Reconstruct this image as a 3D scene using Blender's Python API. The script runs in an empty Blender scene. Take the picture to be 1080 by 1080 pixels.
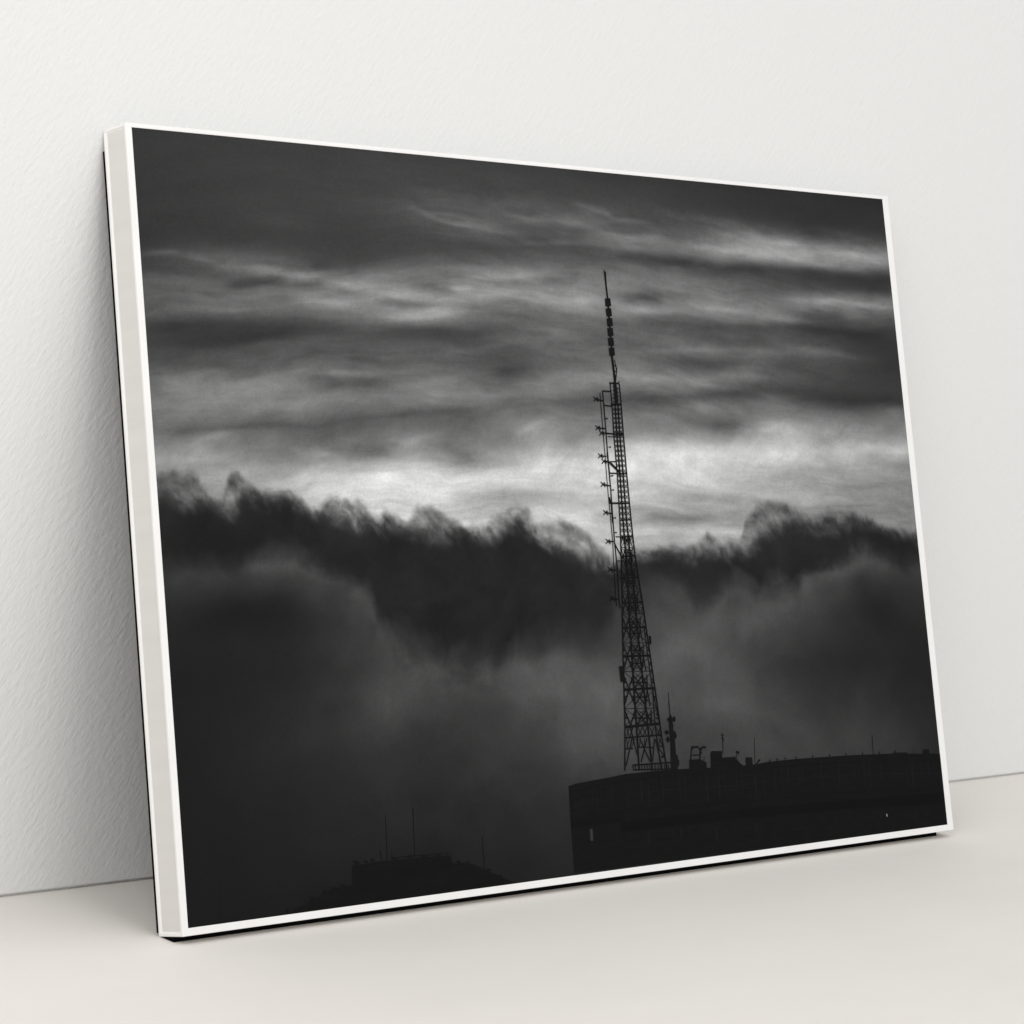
import bpy, bmesh, math
import numpy as np
from mathutils import Vector, Matrix

sc = bpy.context.scene
COL = sc.collection

# ------------------------------------------------------------------ camera
cam_d = dict(loc=[-1.35634, -1.96159, 0.60015], right=[0.755574, -0.650734, 0.075186], up=[-0.019829, 0.092004, 0.995561], back=[-0.654763, -0.753711, 0.056612], lens=97.9816, shx=0.11452, shy=-0.13245)
cd = bpy.data.cameras.new('camera'); cam = bpy.data.objects.new('camera', cd); COL.objects.link(cam)
rm = Matrix((cam_d['right'], cam_d['up'], cam_d['back'])).transposed().to_4x4()
cam.matrix_world = Matrix.Translation(cam_d['loc']) @ rm
cd.sensor_width = 36; cd.lens = cam_d['lens']; cd.shift_x = cam_d['shx']; cd.shift_y = cam_d['shy']
cd.clip_start = .01; cd.clip_end = 100
sc.camera = cam
sc.render.resolution_x = sc.render.resolution_y = 1024

# ------------------------------------------------------------------ light
w = bpy.data.worlds.new('World'); sc.world = w; w.use_nodes = True
bg = w.node_tree.nodes['Background']; bg.inputs[0].default_value = (.97, .985, 1, 1); bg.inputs[1].default_value = .93
def area(name, loc, target, size, power, color=(1, 1, 1)):
    l = bpy.data.lights.new(name, 'AREA'); l.shape = 'DISK'; l.size = size; l.energy = power; l.color = color
    o = bpy.data.objects.new(name, l); COL.objects.link(o); o.location = loc
    o.rotation_euler = (Vector(target) - Vector(loc)).to_track_quat('-Z', 'Y').to_euler()
    return o
area('key_light', (-1.5, -1.2, 2.2), (.3, 0, .3), 1.2, 14.4, (1, .985, .965))
area('added_front_fill', (0, -3, 4), (.3, 0, .3), 2.0, 29, (1, .99, .975))  # unseen fill added high in front, strength fitted to the wall and floor tones
vs = sc.view_settings; vs.view_transform = 'Standard'; vs.look = 'None'; vs.gamma = 1; vs.exposure = 0; vs.use_curve_mapping = False
sc.display_settings.display_device = 'sRGB'

# ------------------------------------------------------------------ sizes (metres; the frame is 1 unit wide)
FH=0.67449; FT=0.03307; LEAN=0.238450
PX0=0.00629; PX1=0.99065; PY0=0.00633; PY1=0.67062
FW = 1.0

# ------------------------------------------------------------------ materials
def lin(v):
    v = v/255; return v/12.92 if v <= .04045 else ((v+.055)/1.055)**2.4
def mat(name, col, rough=.8, spec=.2):
    m = bpy.data.materials.new(name); m.use_nodes = True
    b = m.node_tree.nodes['Principled BSDF']
    b.inputs['Base Color'].default_value = (*col, 1); b.inputs['Roughness'].default_value = rough
    b.inputs['Specular IOR Level'].default_value = spec
    return m, m.node_tree, b
def noise(nt, scale, detail=4, rough=.55, vec=None, dist=0):
    n = nt.nodes.new('ShaderNodeTexNoise'); n.inputs['Scale'].default_value = scale; n.inputs['Detail'].default_value = detail
    n.inputs['Roughness'].default_value = rough; n.inputs['Distortion'].default_value = dist
    if vec is not None: nt.links.new(vec, n.inputs['Vector'])
    return n.outputs[0]
def objvec(nt, scale=(1, 1, 1), rot=(0, 0, 0)):
    t = nt.nodes.new('ShaderNodeTexCoord'); mp = nt.nodes.new('ShaderNodeMapping')
    mp.inputs['Scale'].default_value = scale; mp.inputs['Rotation'].default_value = rot
    nt.links.new(t.outputs['Object'], mp.inputs[0]); return mp.outputs[0]
def tint(nt, b, fac, c0, c1, lo=.3, hi=.7):
    r = nt.nodes.new('ShaderNodeValToRGB'); r.color_ramp.elements[0].position = lo; r.color_ramp.elements[1].position = hi
    r.color_ramp.elements[0].color = (*c0, 1); r.color_ramp.elements[1].color = (*c1, 1)
    nt.links.new(fac, r.inputs[0]); nt.links.new(r.outputs[0], b.inputs['Base Color'])
def bump(nt, b, h, strength, dist, prev=None):
    n = nt.nodes.new('ShaderNodeBump'); n.inputs['Strength'].default_value = strength; n.inputs['Distance'].default_value = dist
    nt.links.new(h, n.inputs['Height'])
    if prev is not None: nt.links.new(prev, n.inputs['Normal'])
    nt.links.new(n.outputs[0], b.inputs['Normal']); return n.outputs[0]

M_wall, nt, b = mat('plaster_wall', (.8, .8, .79), .9, .1)
v0 = objvec(nt, (1, 1, 1), (0, math.radians(-36), 0))
mp = nt.nodes.new('ShaderNodeMapping'); mp.inputs['Scale'].default_value = (1.25, 1, .5); nt.links.new(v0, mp.inputs[0]); v = mp.outputs[0]
n1 = bump(nt, b, noise(nt, 180, 3, .6, v), .52, .0016)
bump(nt, b, noise(nt, 60, 3, .55, v), .10, .003, n1)
tint(nt, b, noise(nt, 2.2, 3), (.80, .798, .786), (.815, .812, .80))
M_floor, nt, b = mat('pale_floor', (.74, .70, .66), .7, .25)
tint(nt, b, noise(nt, 9, 14, .72), (.742, .706, .662), (.802, .764, .718), .32, .68)
n1 = bump(nt, b, noise(nt, 110, 4, .65), .34, .0018)
bump(nt, b, noise(nt, 24, 3, .5), .16, .004, n1)
M_white, nt, b = mat('white_lacquered_wood', (.92, .91, .895), .45, .4)
tint(nt, b, noise(nt, 14, 4, .5, objvec(nt, (1, 1, .1))), (.86, .845, .825), (.90, .888, .87))
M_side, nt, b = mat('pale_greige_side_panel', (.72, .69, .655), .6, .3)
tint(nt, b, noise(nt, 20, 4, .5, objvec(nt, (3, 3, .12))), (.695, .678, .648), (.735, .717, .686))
M_black, nt, b = mat('black_backing_and_gap_shade', (.006, .006, .006), 1, 0)
def ink(name, g, amp=.25, scale=9):
    c = lin(g)*INK; m, nt, b = mat(name, (c, c, c), 1, 0)
    tint(nt, b, noise(nt, scale, 4), (c*(1-amp),)*3, (c*(1+amp),)*3); return m
INK = 1.0

# ------------------------------------------------------------------ object helpers
def link(name, me, m=None, parent=None):
    o = bpy.data.objects.new(name, me); COL.objects.link(o)
    if m:
        for k in (m if isinstance(m, (list, tuple)) else [m]): me.materials.append(k)
    if parent: o.parent = parent
    return o
def box_bm(bm, a, c):
    r = bmesh.ops.create_cube(bm, size=1); s = [c[i]-a[i] for i in range(3)]
    for vtx in r['verts']:
        vtx.co = Vector(((vtx.co.x+.5)*s[0]+a[0], (vtx.co.y+.5)*s[1]+a[1], (vtx.co.z+.5)*s[2]+a[2]))
    return r['verts']
def box(name, a, c, m, parent=None):
    me = bpy.data.meshes.new(name); bm = bmesh.new(); box_bm(bm, a, c); bm.normal_update(); bm.to_mesh(me); bm.free()
    return link(name, me, m, parent)

# ------------------------------------------------------------------ setting
fl = box('floor', (-3, -5, -.05), (6, .3, 0), M_floor); fl['kind'] = 'structure'
bm = bmesh.new(); box_bm(bm, (-3, 0, .0022), (6, .12, 4))          # the wall stops just above the floor, with an eased lower edge
bm.edges.ensure_lookup_table()
bmesh.ops.bevel(bm, geom=[e for e in bm.edges if all(abs(q.co.y) < 1e-6 and q.co.z < .01 for q in e.verts)], offset=.0012, segments=2, affect='EDGES', profile=.5)
box_bm(bm, (-2.99, .0036, -.01), (5.99, .1, .05))                  # pale filler at the back of the joint
me = bpy.data.meshes.new('wall'); bm.to_mesh(me); bm.free(); wl = link('wall', me, M_wall); wl['kind'] = 'structure'
bpy.context.view_layer.update()

# ------------------------------------------------------------------ the framed picture
# local axes of the leaning frame: X along the wall, Y up the frame, Z out of the picture
root = bpy.data.objects.new('framed_picture', None); COL.objects.link(root)
root['label'] = 'white framed black and white photograph of clouds and a lattice tower leaning against the wall'
root['category'] = 'picture'
upv = Vector((0, math.sin(LEAN), math.cos(LEAN))); bk = Vector((0, math.cos(LEAN), -math.sin(LEAN)))
root.location = (0, -FH*math.sin(LEAN), 0)
root.matrix_world = Matrix.Translation((0, -FH*math.sin(LEAN), 0)) @ Matrix(((1, 0, 0), upv, -bk)).transposed().to_4x4()
# local z: 0 = back of frame, FT = front

def rail(name, o0, o1, i0, i1):
    """mitred rail: outer edge o0-o1, inner edge i0-i1, its outer side a recessed panel between two raised lips"""
    bm = bmesh.new()
    vb = [bm.verts.new((p[0], p[1], 0)) for p in (o0, o1, i1, i0)]
    vf = [bm.verts.new((p[0], p[1], FT)) for p in (o0, o1, i1, i0)]
    bm.faces.new(vb); bm.faces.new(vf); side = None
    for k in range(4):
        f_ = bm.faces.new((vb[k], vb[(k+1) % 4], vf[(k+1) % 4], vf[k]))
        if k == 0: side = f_
    bmesh.ops.recalc_face_normals(bm, faces=bm.faces)
    n = side.normal.copy()
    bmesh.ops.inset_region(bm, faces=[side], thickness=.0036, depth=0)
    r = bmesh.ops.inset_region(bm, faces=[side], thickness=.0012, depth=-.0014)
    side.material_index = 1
    sharp = [e for e in bm.edges if e.calc_length() > .02 and e.is_manifold and e.calc_face_angle() > .9]
    bmesh.ops.bevel(bm, geom=sharp, offset=.0006, segments=2, affect='EDGES', profile=.6)
    me = bpy.data.meshes.new(name); bm.to_mesh(me); bm.free()
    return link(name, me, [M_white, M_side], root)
ob = [(0, 0), (FW, 0), (FW, FH), (0, FH)]
ib = [(PX0, PY0), (PX1, PY0), (PX1, PY1), (PX0, PY1)]
for k in range(4):
    rail('frame_rail', ob[k], ob[(k+1) % 4], ib[k], ib[(k+1) % 4])
# dark backing board behind the rails, and a black wedge added as the shade in the gap below
box('backing_board', (.0003, .003, -.0028), (FW-.004, FH-.018, -.0001), M_black, root)
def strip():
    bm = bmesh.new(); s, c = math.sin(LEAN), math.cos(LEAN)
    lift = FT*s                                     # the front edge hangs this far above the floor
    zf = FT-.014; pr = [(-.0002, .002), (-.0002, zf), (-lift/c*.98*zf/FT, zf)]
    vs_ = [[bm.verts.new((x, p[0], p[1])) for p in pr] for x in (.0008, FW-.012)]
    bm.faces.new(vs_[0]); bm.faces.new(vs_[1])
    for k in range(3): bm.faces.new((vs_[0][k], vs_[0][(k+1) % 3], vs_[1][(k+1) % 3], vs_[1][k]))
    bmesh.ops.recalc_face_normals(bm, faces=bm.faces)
    me = bpy.data.meshes.new('gap_shade_strip'); bm.to_mesh(me); bm.free(); return link('gap_shade_strip', me, M_black, root)
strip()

# ------------------------------------------------------------------ the print: cloud picture as colour on a fine sheet
UPPER = [[0.0095,0.9819,54.0],[0.0601,0.9876,57.0],[0.1641,0.9739,61.0],[0.2759,0.9857,63.0],[0.3926,0.971,64.0],[0.5177,0.9695,65.0],[0.6246,0.9797,60.0],[0.7229,0.9891,54.0],[0.8699,0.985,51.0],[0.9781,0.9747,49.0],[0.3942,0.9915,63.0],[0.016,0.9216,54.0],[0.1082,0.9304,59.0],[0.0139,0.8848,54.0],[0.0747,0.89,56.0],[0.1587,0.8908,66.0],[0.1471,0.8773,60.0],[0.2133,0.8928,60.0],[0.2713,0.9198,68.0],[0.3168,0.9106,80.0],[0.3518,0.907,84.0],[0.3877,0.9059,94.0],[0.4117,0.9012,96.0],[0.3153,0.8907,70.0],[0.386,0.883,68.0],[0.4431,0.9078,84.0],[0.4752,0.9173,96.0],[0.5396,0.9199,100.0],[0.5791,0.9189,84.0],[0.5414,0.941,90.0],[0.5669,0.932,92.0],[0.516,0.9485,68.0],[0.5691,0.9575,66.0],[0.5776,0.9019,108.0],[0.6184,0.9079,102.0],[0.5123,0.9023,86.0],[0.4603,0.8887,68.0],[0.3022,0.87,66.0],[0.5358,0.8736,76.0],[0.629,0.8731,74.0],[0.2112,0.8606,62.0],[0.104,0.8614,56.0],[0.0221,0.8551,54.0],[0.2731,0.9461,64.0],[0.1935,0.9257,62.0],[0.0312,0.8399,72.0],[0.0664,0.8375,80.0],[0.1123,0.8271,102.0],[0.1437,0.8242,112.0],[0.1756,0.8187,117.0],[0.2299,0.8106,122.0],[0.2633,0.8048,134.0],[0.1376,0.8113,76.0],[0.1162,0.8062,86.0],[0.1857,0.8079,96.0],[0.0905,0.8108,84.0],[0.0603,0.8212,78.0],[0.004,0.7993,88.0],[0.0076,0.7754,86.0],[0.0271,0.7704,96.0],[0.0986,0.7742,104.0],[0.1844,0.7876,120.0],[0.2335,0.7813,124.0],[0.0013,0.751,72.0],[0.0257,0.7461,60.0],[0.097,0.7494,60.0],[0.0855,0.7304,58.0],[0.1493,0.7455,66.0],[0.204,0.7543,76.0],[0.2599,0.7569,86.0],[0.0038,0.7091,68.0],[0.0429,0.6984,80.0],[0.1477,0.7205,80.0],[0.2343,0.7109,88.0],[0.0937,0.6963,90.0],[0.0066,0.6732,92.0],[0.0418,0.6802,112.0],[0.093,0.684,108.0],[0.1241,0.6824,118.0],[0.1672,0.6911,110.0],[0.2107,0.6899,116.0],[0.2433,0.6793,90.0],[0.1991,0.6807,86.0],[0.2896,0.6934,100.0],[0.1506,0.7644,86.0],[0.0669,0.7603,80.0],[0.0102,0.8215,62.0],[0.0097,0.8456,54.0],[0.244,0.8527,64.0],[0.3125,0.851,74.0],[0.384,0.856,80.0],[0.4585,0.8653,84.0],[0.1987,0.8393,66.0],[0.2655,0.8374,84.0],[0.2994,0.8305,104.0],[0.3584,0.8343,112.0],[0.2858,0.801,136.0],[0.3215,0.8148,104.0],[0.3568,0.813,138.0],[0.3317,0.793,136.0],[0.3802,0.8064,118.0],[0.4065,0.8334,132.0],[0.456,0.8338,126.0],[0.5064,0.8301,114.0],[0.4542,0.8106,132.0],[0.5043,0.8038,146.0],[0.5301,0.8038,140.0],[0.2963,0.7872,116.0],[0.3068,0.7721,138.0],[0.3784,0.7823,102.0],[0.4273,0.7848,96.0],[0.5025,0.7817,106.0],[0.3406,0.754,72.0],[0.294,0.7545,78.0],[0.4134,0.7639,90.0],[0.4753,0.76,104.0],[0.5266,0.7622,92.0],[0.2814,0.7384,80.0],[0.3381,0.721,90.0],[0.4231,0.7308,82.0],[0.4207,0.6999,72.0],[0.3724,0.7024,88.0],[0.4969,0.713,102.0],[0.3123,0.6875,110.0],[0.4689,0.681,126.0],[0.5203,0.6864,130.0],[0.6001,0.6954,130.0],[0.5403,0.8488,112.0],[0.521,0.8517,100.0],[0.5719,0.8341,125.0],[0.6259,0.8374,120.0],[0.6104,0.8153,94.0],[0.5902,0.8141,100.0],[0.6376,0.8154,104.0],[0.6088,0.7968,134.0],[0.5754,0.7965,132.0],[0.634,0.7741,94.0],[0.5799,0.7716,94.0],[0.5781,0.7505,95.0],[0.6148,0.7098,98.0],[0.617,0.7352,96.0],[0.5625,0.7221,96.0],[0.2613,0.7763,128.0],[0.619,0.9151,80.0],[0.6449,0.8985,112.0],[0.6036,0.8926,100.0],[0.7013,0.9071,104.0],[0.7428,0.8942,142.0],[0.7865,0.8959,146.0],[0.8617,0.9014,142.0],[0.9385,0.8978,150.0],[0.9892,0.8967,146.0],[0.8332,0.9188,126.0],[0.7749,0.9275,92.0],[0.7323,0.9358,76.0],[0.7903,0.9362,68.0],[0.6484,0.9389,72.0],[0.6783,0.9631,58.0],[0.8661,0.9469,52.0],[0.8799,0.9314,62.0],[0.941,0.9225,88.0],[0.9915,0.9186,86.0],[0.9983,0.9377,56.0],[0.6701,0.8717,78.0],[0.6286,0.8688,80.0],[0.7257,0.8639,72.0],[0.7839,0.8677,66.0],[0.858,0.8636,62.0],[0.9355,0.8686,58.0],[0.9915,0.8722,54.0],[0.9894,0.852,60.0],[0.9022,0.8468,76.0],[0.8108,0.8413,92.0],[0.8745,0.8767,80.0],[0.6396,0.8383,118.0],[0.7089,0.8353,112.0],[0.7513,0.8305,106.0],[0.8847,0.8262,136.0],[0.8543,0.826,120.0],[0.9312,0.8257,120.0],[0.9918,0.829,114.0],[0.8826,0.805,88.0],[0.9288,0.8028,92.0],[0.6645,0.8083,116.0],[0.7057,0.8004,128.0],[0.7484,0.7997,120.0],[0.8064,0.7953,116.0],[0.9894,0.8058,84.0],[0.6342,0.7769,80.0],[0.7034,0.7744,76.0],[0.7754,0.7776,80.0],[0.8497,0.7795,66.0],[0.9259,0.7738,57.0],[0.9886,0.7673,53.0],[0.6599,0.7567,98.0],[0.6906,0.7422,106.0],[0.7294,0.7495,92.0],[0.7722,0.7438,104.0],[0.8617,0.7472,90.0],[0.8182,0.7633,78.0],[0.6843,0.7191,76.0],[0.7268,0.7205,82.0],[0.629,0.7173,92.0],[0.8143,0.7233,72.0],[0.9222,0.7374,64.0],[0.9926,0.7291,52.0],[0.9866,0.7488,54.0],[0.6271,0.6961,116.0],[0.682,0.6933,126.0],[0.7535,0.6996,112.0],[0.8122,0.7012,82.0],[0.8878,0.7032,72.0],[0.9813,0.6981,60.0],[0.5974,0.6646,82.0],[0.6382,0.6668,84.0],[0.6657,0.6673,88.0],[0.7086,0.6768,82.0],[0.7516,0.6792,76.0],[0.8389,0.6694,70.0],[0.915,0.6663,64.0],[0.9943,0.6694,60.0],[0.6087,0.6396,122.0],[0.7066,0.6553,102.0],[0.794,0.6655,106.0],[0.8228,0.6573,112.0],[0.8677,0.6551,88.0],[0.9768,0.6553,100.0],[0.9136,0.6528,96.0],[0.6234,0.6539,106.0],[0.6785,0.6548,124.0],[0.7039,0.6266,94.0],[0.6759,0.6263,104.0],[0.8664,0.6417,118.0],[0.9436,0.6412,108.0],[0.999,0.6373,112.0],[0.6203,0.6188,130.0],[0.7313,0.6154,130.0],[0.7753,0.623,160.0],[0.8036,0.613,168.0],[0.8628,0.6061,152.0],[0.9102,0.6198,160.0],[0.9805,0.6143,132.0],[0.6185,0.5978,186.0],[0.687,0.5952,192.0],[0.7577,0.5911,202.0],[0.8305,0.5838,196.0],[0.9066,0.5839,178.0],[0.9861,0.5915,176.0],[0.6161,0.5699,198.0],[0.6987,0.5696,202.0],[0.7845,0.5664,186.0],[0.8589,0.5661,164.0],[0.9917,0.5687,140.0],[0.6136,0.542,202.0],[0.6961,0.5412,196.0],[0.7966,0.5402,156.0],[0.8714,0.5394,148.0],[0.9885,0.5383,130.0],[0.6112,0.5142,178.0],[0.666,0.5161,166.0],[0.7509,0.5191,166.0],[0.8245,0.5224,158.0],[0.899,0.5094,140.0],[0.9933,0.5079,128.0],[0.5956,0.4896,140.0],[0.6497,0.4884,134.0],[0.7196,0.4896,146.0],[0.5942,0.4731,180.0],[0.6616,0.4685,182.0],[0.7177,0.4698,172.0],[0.8972,0.4917,140.0],[0.9989,0.485,138.0],[0.8219,0.4961,146.0],[0.5924,0.4524,170.0],[0.6594,0.4433,170.0],[0.7421,0.4263,160.0],[0.8915,0.4356,140.0],[0.9933,0.4322,140.0],[0.0215,0.6736,118.0],[0.0922,0.6717,120.0],[0.1556,0.677,122.0],[0.2318,0.6752,98.0],[0.0049,0.6433,120.0],[0.0598,0.6442,122.0],[0.1429,0.6457,127.0],[0.2303,0.6535,116.0],[0.2878,0.6675,120.0],[0.0035,0.6194,106.0],[0.0379,0.6137,94.0],[0.0889,0.6179,96.0],[0.1309,0.6232,88.0],[0.1846,0.6275,86.0],[0.2288,0.6319,84.0],[0.2855,0.6352,88.0],[0.012,0.5956,116.0],[0.0472,0.6018,124.0],[0.0779,0.6056,120.0],[0.1082,0.596,110.0],[0.161,0.5961,102.0],[0.193,0.59,100.0],[0.2158,0.6027,108.0],[0.2724,0.6119,112.0],[0.0057,0.5718,150.0],[0.0562,0.5837,150.0],[0.0967,0.5776,128.0],[0.1386,0.5788,116.0],[0.1817,0.5837,148.0],[0.2143,0.5812,122.0],[0.2706,0.5863,136.0],[0.0147,0.5575,130.0],[0.0752,0.5631,156.0],[0.1268,0.5591,164.0],[0.1801,0.5588,184.0],[0.2461,0.5583,204.0],[0.2921,0.5683,198.0],[0.1361,0.5406,190.0],[0.1896,0.54,198.0],[0.2441,0.5305,208.0],[0.277,0.5172,204.0],[0.0029,0.5243,140.0],[0.083,0.523,160.0],[0.3221,0.6617,132.0],[0.3699,0.6693,126.0],[0.303,0.6393,96.0],[0.344,0.6412,90.0],[0.4172,0.6543,96.0],[0.4928,0.6625,98.0],[0.5251,0.6659,90.0],[0.3074,0.62,104.0],[0.3427,0.6229,104.0],[0.4158,0.637,112.0],[0.4644,0.6242,132.0],[0.5164,0.6384,108.0],[0.2593,0.5863,92.0],[0.2945,0.6005,132.0],[0.3184,0.6123,112.0],[0.3405,0.5942,110.0],[0.3568,0.5746,126.0],[0.3227,0.5902,126.0],[0.3646,0.5995,132.0],[0.4138,0.6103,122.0],[0.4392,0.6212,142.0],[0.488,0.6041,120.0],[0.45,0.5999,150.0],[0.2686,0.5582,198.0],[0.3036,0.5683,192.0],[0.3375,0.5538,184.0],[0.3618,0.5615,182.0],[0.4363,0.5838,176.0],[0.4861,0.5811,188.0],[0.5517,0.5948,176.0],[0.5366,0.5701,204.0],[0.4842,0.5568,214.0],[0.3605,0.5445,210.0],[0.4089,0.548,208.0],[0.4321,0.5305,168.0],[0.3952,0.5283,164.0],[0.4817,0.5271,192.0],[0.3587,0.521,178.0],[0.3006,0.5258,208.0],[0.3345,0.5123,200.0],[0.3822,0.5154,168.0],[0.4179,0.5068,184.0],[0.4919,0.496,206.0],[0.5309,0.5019,190.0],[0.5415,0.4745,180.0],[0.5461,0.529,204.0],[0.5747,0.5562,204.0],[0.5511,0.4333,170.0],[0.4743,0.4361,180.0],[0.3536,0.4535,190.0],[0.239,0.4573,195.0],[0.1326,0.4854,180.0]]
LOWER = [[0.0079,0.4414,50.0],[0.0776,0.4362,46.0],[0.1094,0.4495,62.0],[0.1399,0.4361,60.0],[0.1712,0.425,58.0],[0.2021,0.4025,56.0],[0.2283,0.3825,60.0],[-0.0032,0.4184,46.0],[0.0267,0.4264,52.0],[0.0748,0.3907,36.0],[0.1271,0.4001,40.0],[0.0248,0.3934,40.0],[0.0719,0.343,36.0],[0.1784,0.3729,44.0],[0.1975,0.3347,54.0],[0.2516,0.3185,62.0],[0.2316,0.3511,50.0],[0.4895,0.3125,52.0],[0.5167,0.3335,50.0],[0.4266,0.3063,58.0],[0.4008,0.2885,64.0],[0.3408,0.2841,62.0],[0.2736,0.3107,60.0],[0.587,0.3908,60.0],[0.5979,0.3628,68.0],[0.5834,0.3499,72.0],[0.6886,0.3832,60.0],[0.6662,0.3661,68.0],[0.7079,0.364,64.0],[0.8235,0.3913,60.0],[0.8903,0.4238,62.0],[0.8578,0.4045,62.0],[0.9288,0.4224,64.0],[0.9741,0.4027,52.0],[0.902,0.3879,48.0],[0.9458,0.3591,42.0],[0.8084,0.3588,66.0],[0.7634,0.3468,70.0],[0.7059,0.3429,72.0],[0.65,0.3392,74.0],[0.5931,0.3083,76.0],[0.6742,0.3029,70.0],[0.7301,0.2991,60.0],[0.8021,0.2943,52.0],[0.8766,0.2894,42.0],[0.8825,0.3476,48.0],[0.9852,0.2821,36.0],[0.6162,0.2655,76.0],[0.7262,0.2571,64.0],[0.8722,0.2459,42.0],[0.5836,0.2001,68.0],[0.6394,0.2224,72.0],[0.7196,0.1875,62.0],[0.7882,0.1526,60.0],[0.8634,0.1596,56.0],[0.971,0.1492,44.0],[0.9868,0.2222,36.0],[0.6065,0.1571,64.0],[0.9058,0.1263,50.0],[0.3065,0.2918,74.0],[0.2826,0.2785,72.0],[0.3416,0.2943,72.0],[0.413,0.2889,76.0],[0.4609,0.2708,72.0],[0.5095,0.247,76.0],[0.3746,0.2608,64.0],[0.4336,0.2402,70.0],[0.4561,0.212,68.0],[0.5034,0.1744,70.0],[0.3367,0.2295,60.0],[0.2781,0.216,56.0],[0.3922,0.1792,56.0],[0.4756,0.1443,58.0],[0.3094,0.1751,48.0],[0.3277,0.1099,42.0],[0.4222,0.0983,44.0],[0.2709,0.1169,38.0],[0.3813,0.0395,36.0],[0.2664,0.0554,34.0],[0.5128,0.2868,66.0],[0.2383,0.2883,62.0],[0.5058,0.1277,58.0],[-0.0038,0.3247,34.0],[0.0192,0.2996,33.0],[0.0689,0.2956,34.0],[0.1201,0.2915,38.0],[0.1735,0.2995,46.0],[0.2281,0.3015,56.0],[0.2142,0.2592,58.0],[0.2579,0.2492,64.0],[0.1694,0.2387,46.0],[0.1154,0.2197,40.0],[0.0631,0.2013,36.0],[0.2208,0.1969,52.0],[0.0102,0.1489,32.0],[0.1101,0.1366,36.0],[0.2157,0.1237,38.0],[0.0544,0.0616,32.0],[0.1565,0.0467,33.0],[0.0021,0.0118,30.0],[-0.0044,0.2317,32.0],[0.1017,0.0074,31.0],[0.4414,0.0311,40.0],[0.0026,0.4346,50.0],[0.0272,0.4335,56.0],[0.0569,0.4299,52.0],[0.0827,0.436,54.0],[0.1005,0.4413,62.0],[0.1195,0.4455,64.0],[0.1402,0.441,64.0],[0.1564,0.4281,62.0],[0.176,0.4174,62.0],[0.197,0.4078,62.0],[0.2168,0.3931,64.0],[0.2274,0.3701,62.0],[0.2358,0.3471,60.0],[0.2499,0.3262,62.0],[0.2737,0.3119,62.0],[0.3188,0.3011,58.0],[0.3414,0.2917,56.0],[0.3772,0.2942,60.0],[0.4021,0.3054,60.0],[0.4338,0.3189,58.0],[0.4655,0.3274,54.0],[0.5007,0.3251,50.0],[0.5287,0.353,56.0],[0.545,0.3927,58.0],[0.5621,0.4083,58.0],[0.5878,0.4003,66.0],[0.6056,0.3899,68.0],[0.6205,0.3754,70.0],[0.6518,0.3599,72.0],[0.6746,0.3671,74.0],[0.6928,0.383,72.0],[0.712,0.3934,68.0],[0.732,0.3641,72.0],[0.755,0.3801,68.0],[0.7892,0.3727,72.0],[0.811,0.3847,70.0],[0.8331,0.3982,66.0],[0.8611,0.4072,66.0],[0.8894,0.415,64.0],[0.9304,0.4223,66.0],[0.9545,0.4125,60.0],[0.9818,0.3994,52.0],[0.2478,0.1074,41.0],[0.2916,0.0894,41.0],[0.348,0.0694,40.0],[0.3972,0.0886,44.0],[0.1925,0.1022,38.0],[0.1476,0.072,36.0],[0.2174,0.148,42.0],[0.324,0.06,39.0]]
EDGE = [[-0.035,0.539],[0.0015,0.5338],[0.0169,0.5289],[0.0281,0.5156],[0.0395,0.5237],[0.0553,0.5199],[0.0747,0.5038],[0.0848,0.5181],[0.0917,0.5314],[0.1131,0.5249],[0.1307,0.5222],[0.1475,0.5195],[0.1653,0.5142],[0.1816,0.5015],[0.1998,0.4961],[0.2181,0.4919],[0.2356,0.4889],[0.2614,0.4883],[0.2812,0.4801],[0.3027,0.4757],[0.3222,0.4726],[0.3462,0.481],[0.368,0.4713],[0.3848,0.4708],[0.3949,0.4771],[0.4162,0.4844],[0.4327,0.476],[0.4454,0.4651],[0.4616,0.4499],[0.4808,0.4385],[0.5096,0.4321],[0.5335,0.4258],[0.567,0.4354],[0.5913,0.4401],[0.6208,0.439],[0.6508,0.4394],[0.674,0.4372],[0.7044,0.4333],[0.7321,0.4409],[0.7539,0.4588],[0.78,0.4739],[0.8127,0.4774],[0.8375,0.4724],[0.8706,0.4716],[0.8977,0.4813],[0.9264,0.4746],[0.9564,0.4604],[0.9858,0.452],[0.9997,0.4471],[1.035,0.443]]
BASE = [[-0.0493,0.4553],[-0.0033,0.4513],[0.0279,0.4466],[0.0577,0.443],[0.0835,0.448],[0.0993,0.4547],[0.1204,0.4589],[0.1412,0.4557],[0.1564,0.4441],[0.177,0.4322],[0.198,0.4226],[0.2191,0.4105],[0.2307,0.4024],[0.236,0.3821],[0.2435,0.3616],[0.2536,0.346],[0.2661,0.3326],[0.2859,0.3237],[0.3197,0.3137],[0.3424,0.3045],[0.3782,0.3071],[0.397,0.3174],[0.4288,0.3337],[0.4667,0.3419],[0.4982,0.3413],[0.5186,0.3563],[0.5344,0.3905],[0.5496,0.4156],[0.5698,0.4217],[0.589,0.414],[0.6044,0.4065],[0.6193,0.392],[0.6344,0.3789],[0.6531,0.3738],[0.6731,0.3812],[0.6913,0.3972],[0.7119,0.4076],[0.7222,0.3958],[0.7332,0.3768],[0.7472,0.389],[0.7607,0.3941],[0.7763,0.3905],[0.7904,0.3856],[0.8094,0.3992],[0.8315,0.4113],[0.8596,0.422],[0.8832,0.4299],[0.9068,0.435],[0.9321,0.4387],[0.9529,0.4275],[0.9757,0.4177],[1.0309,0.405]]
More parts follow.
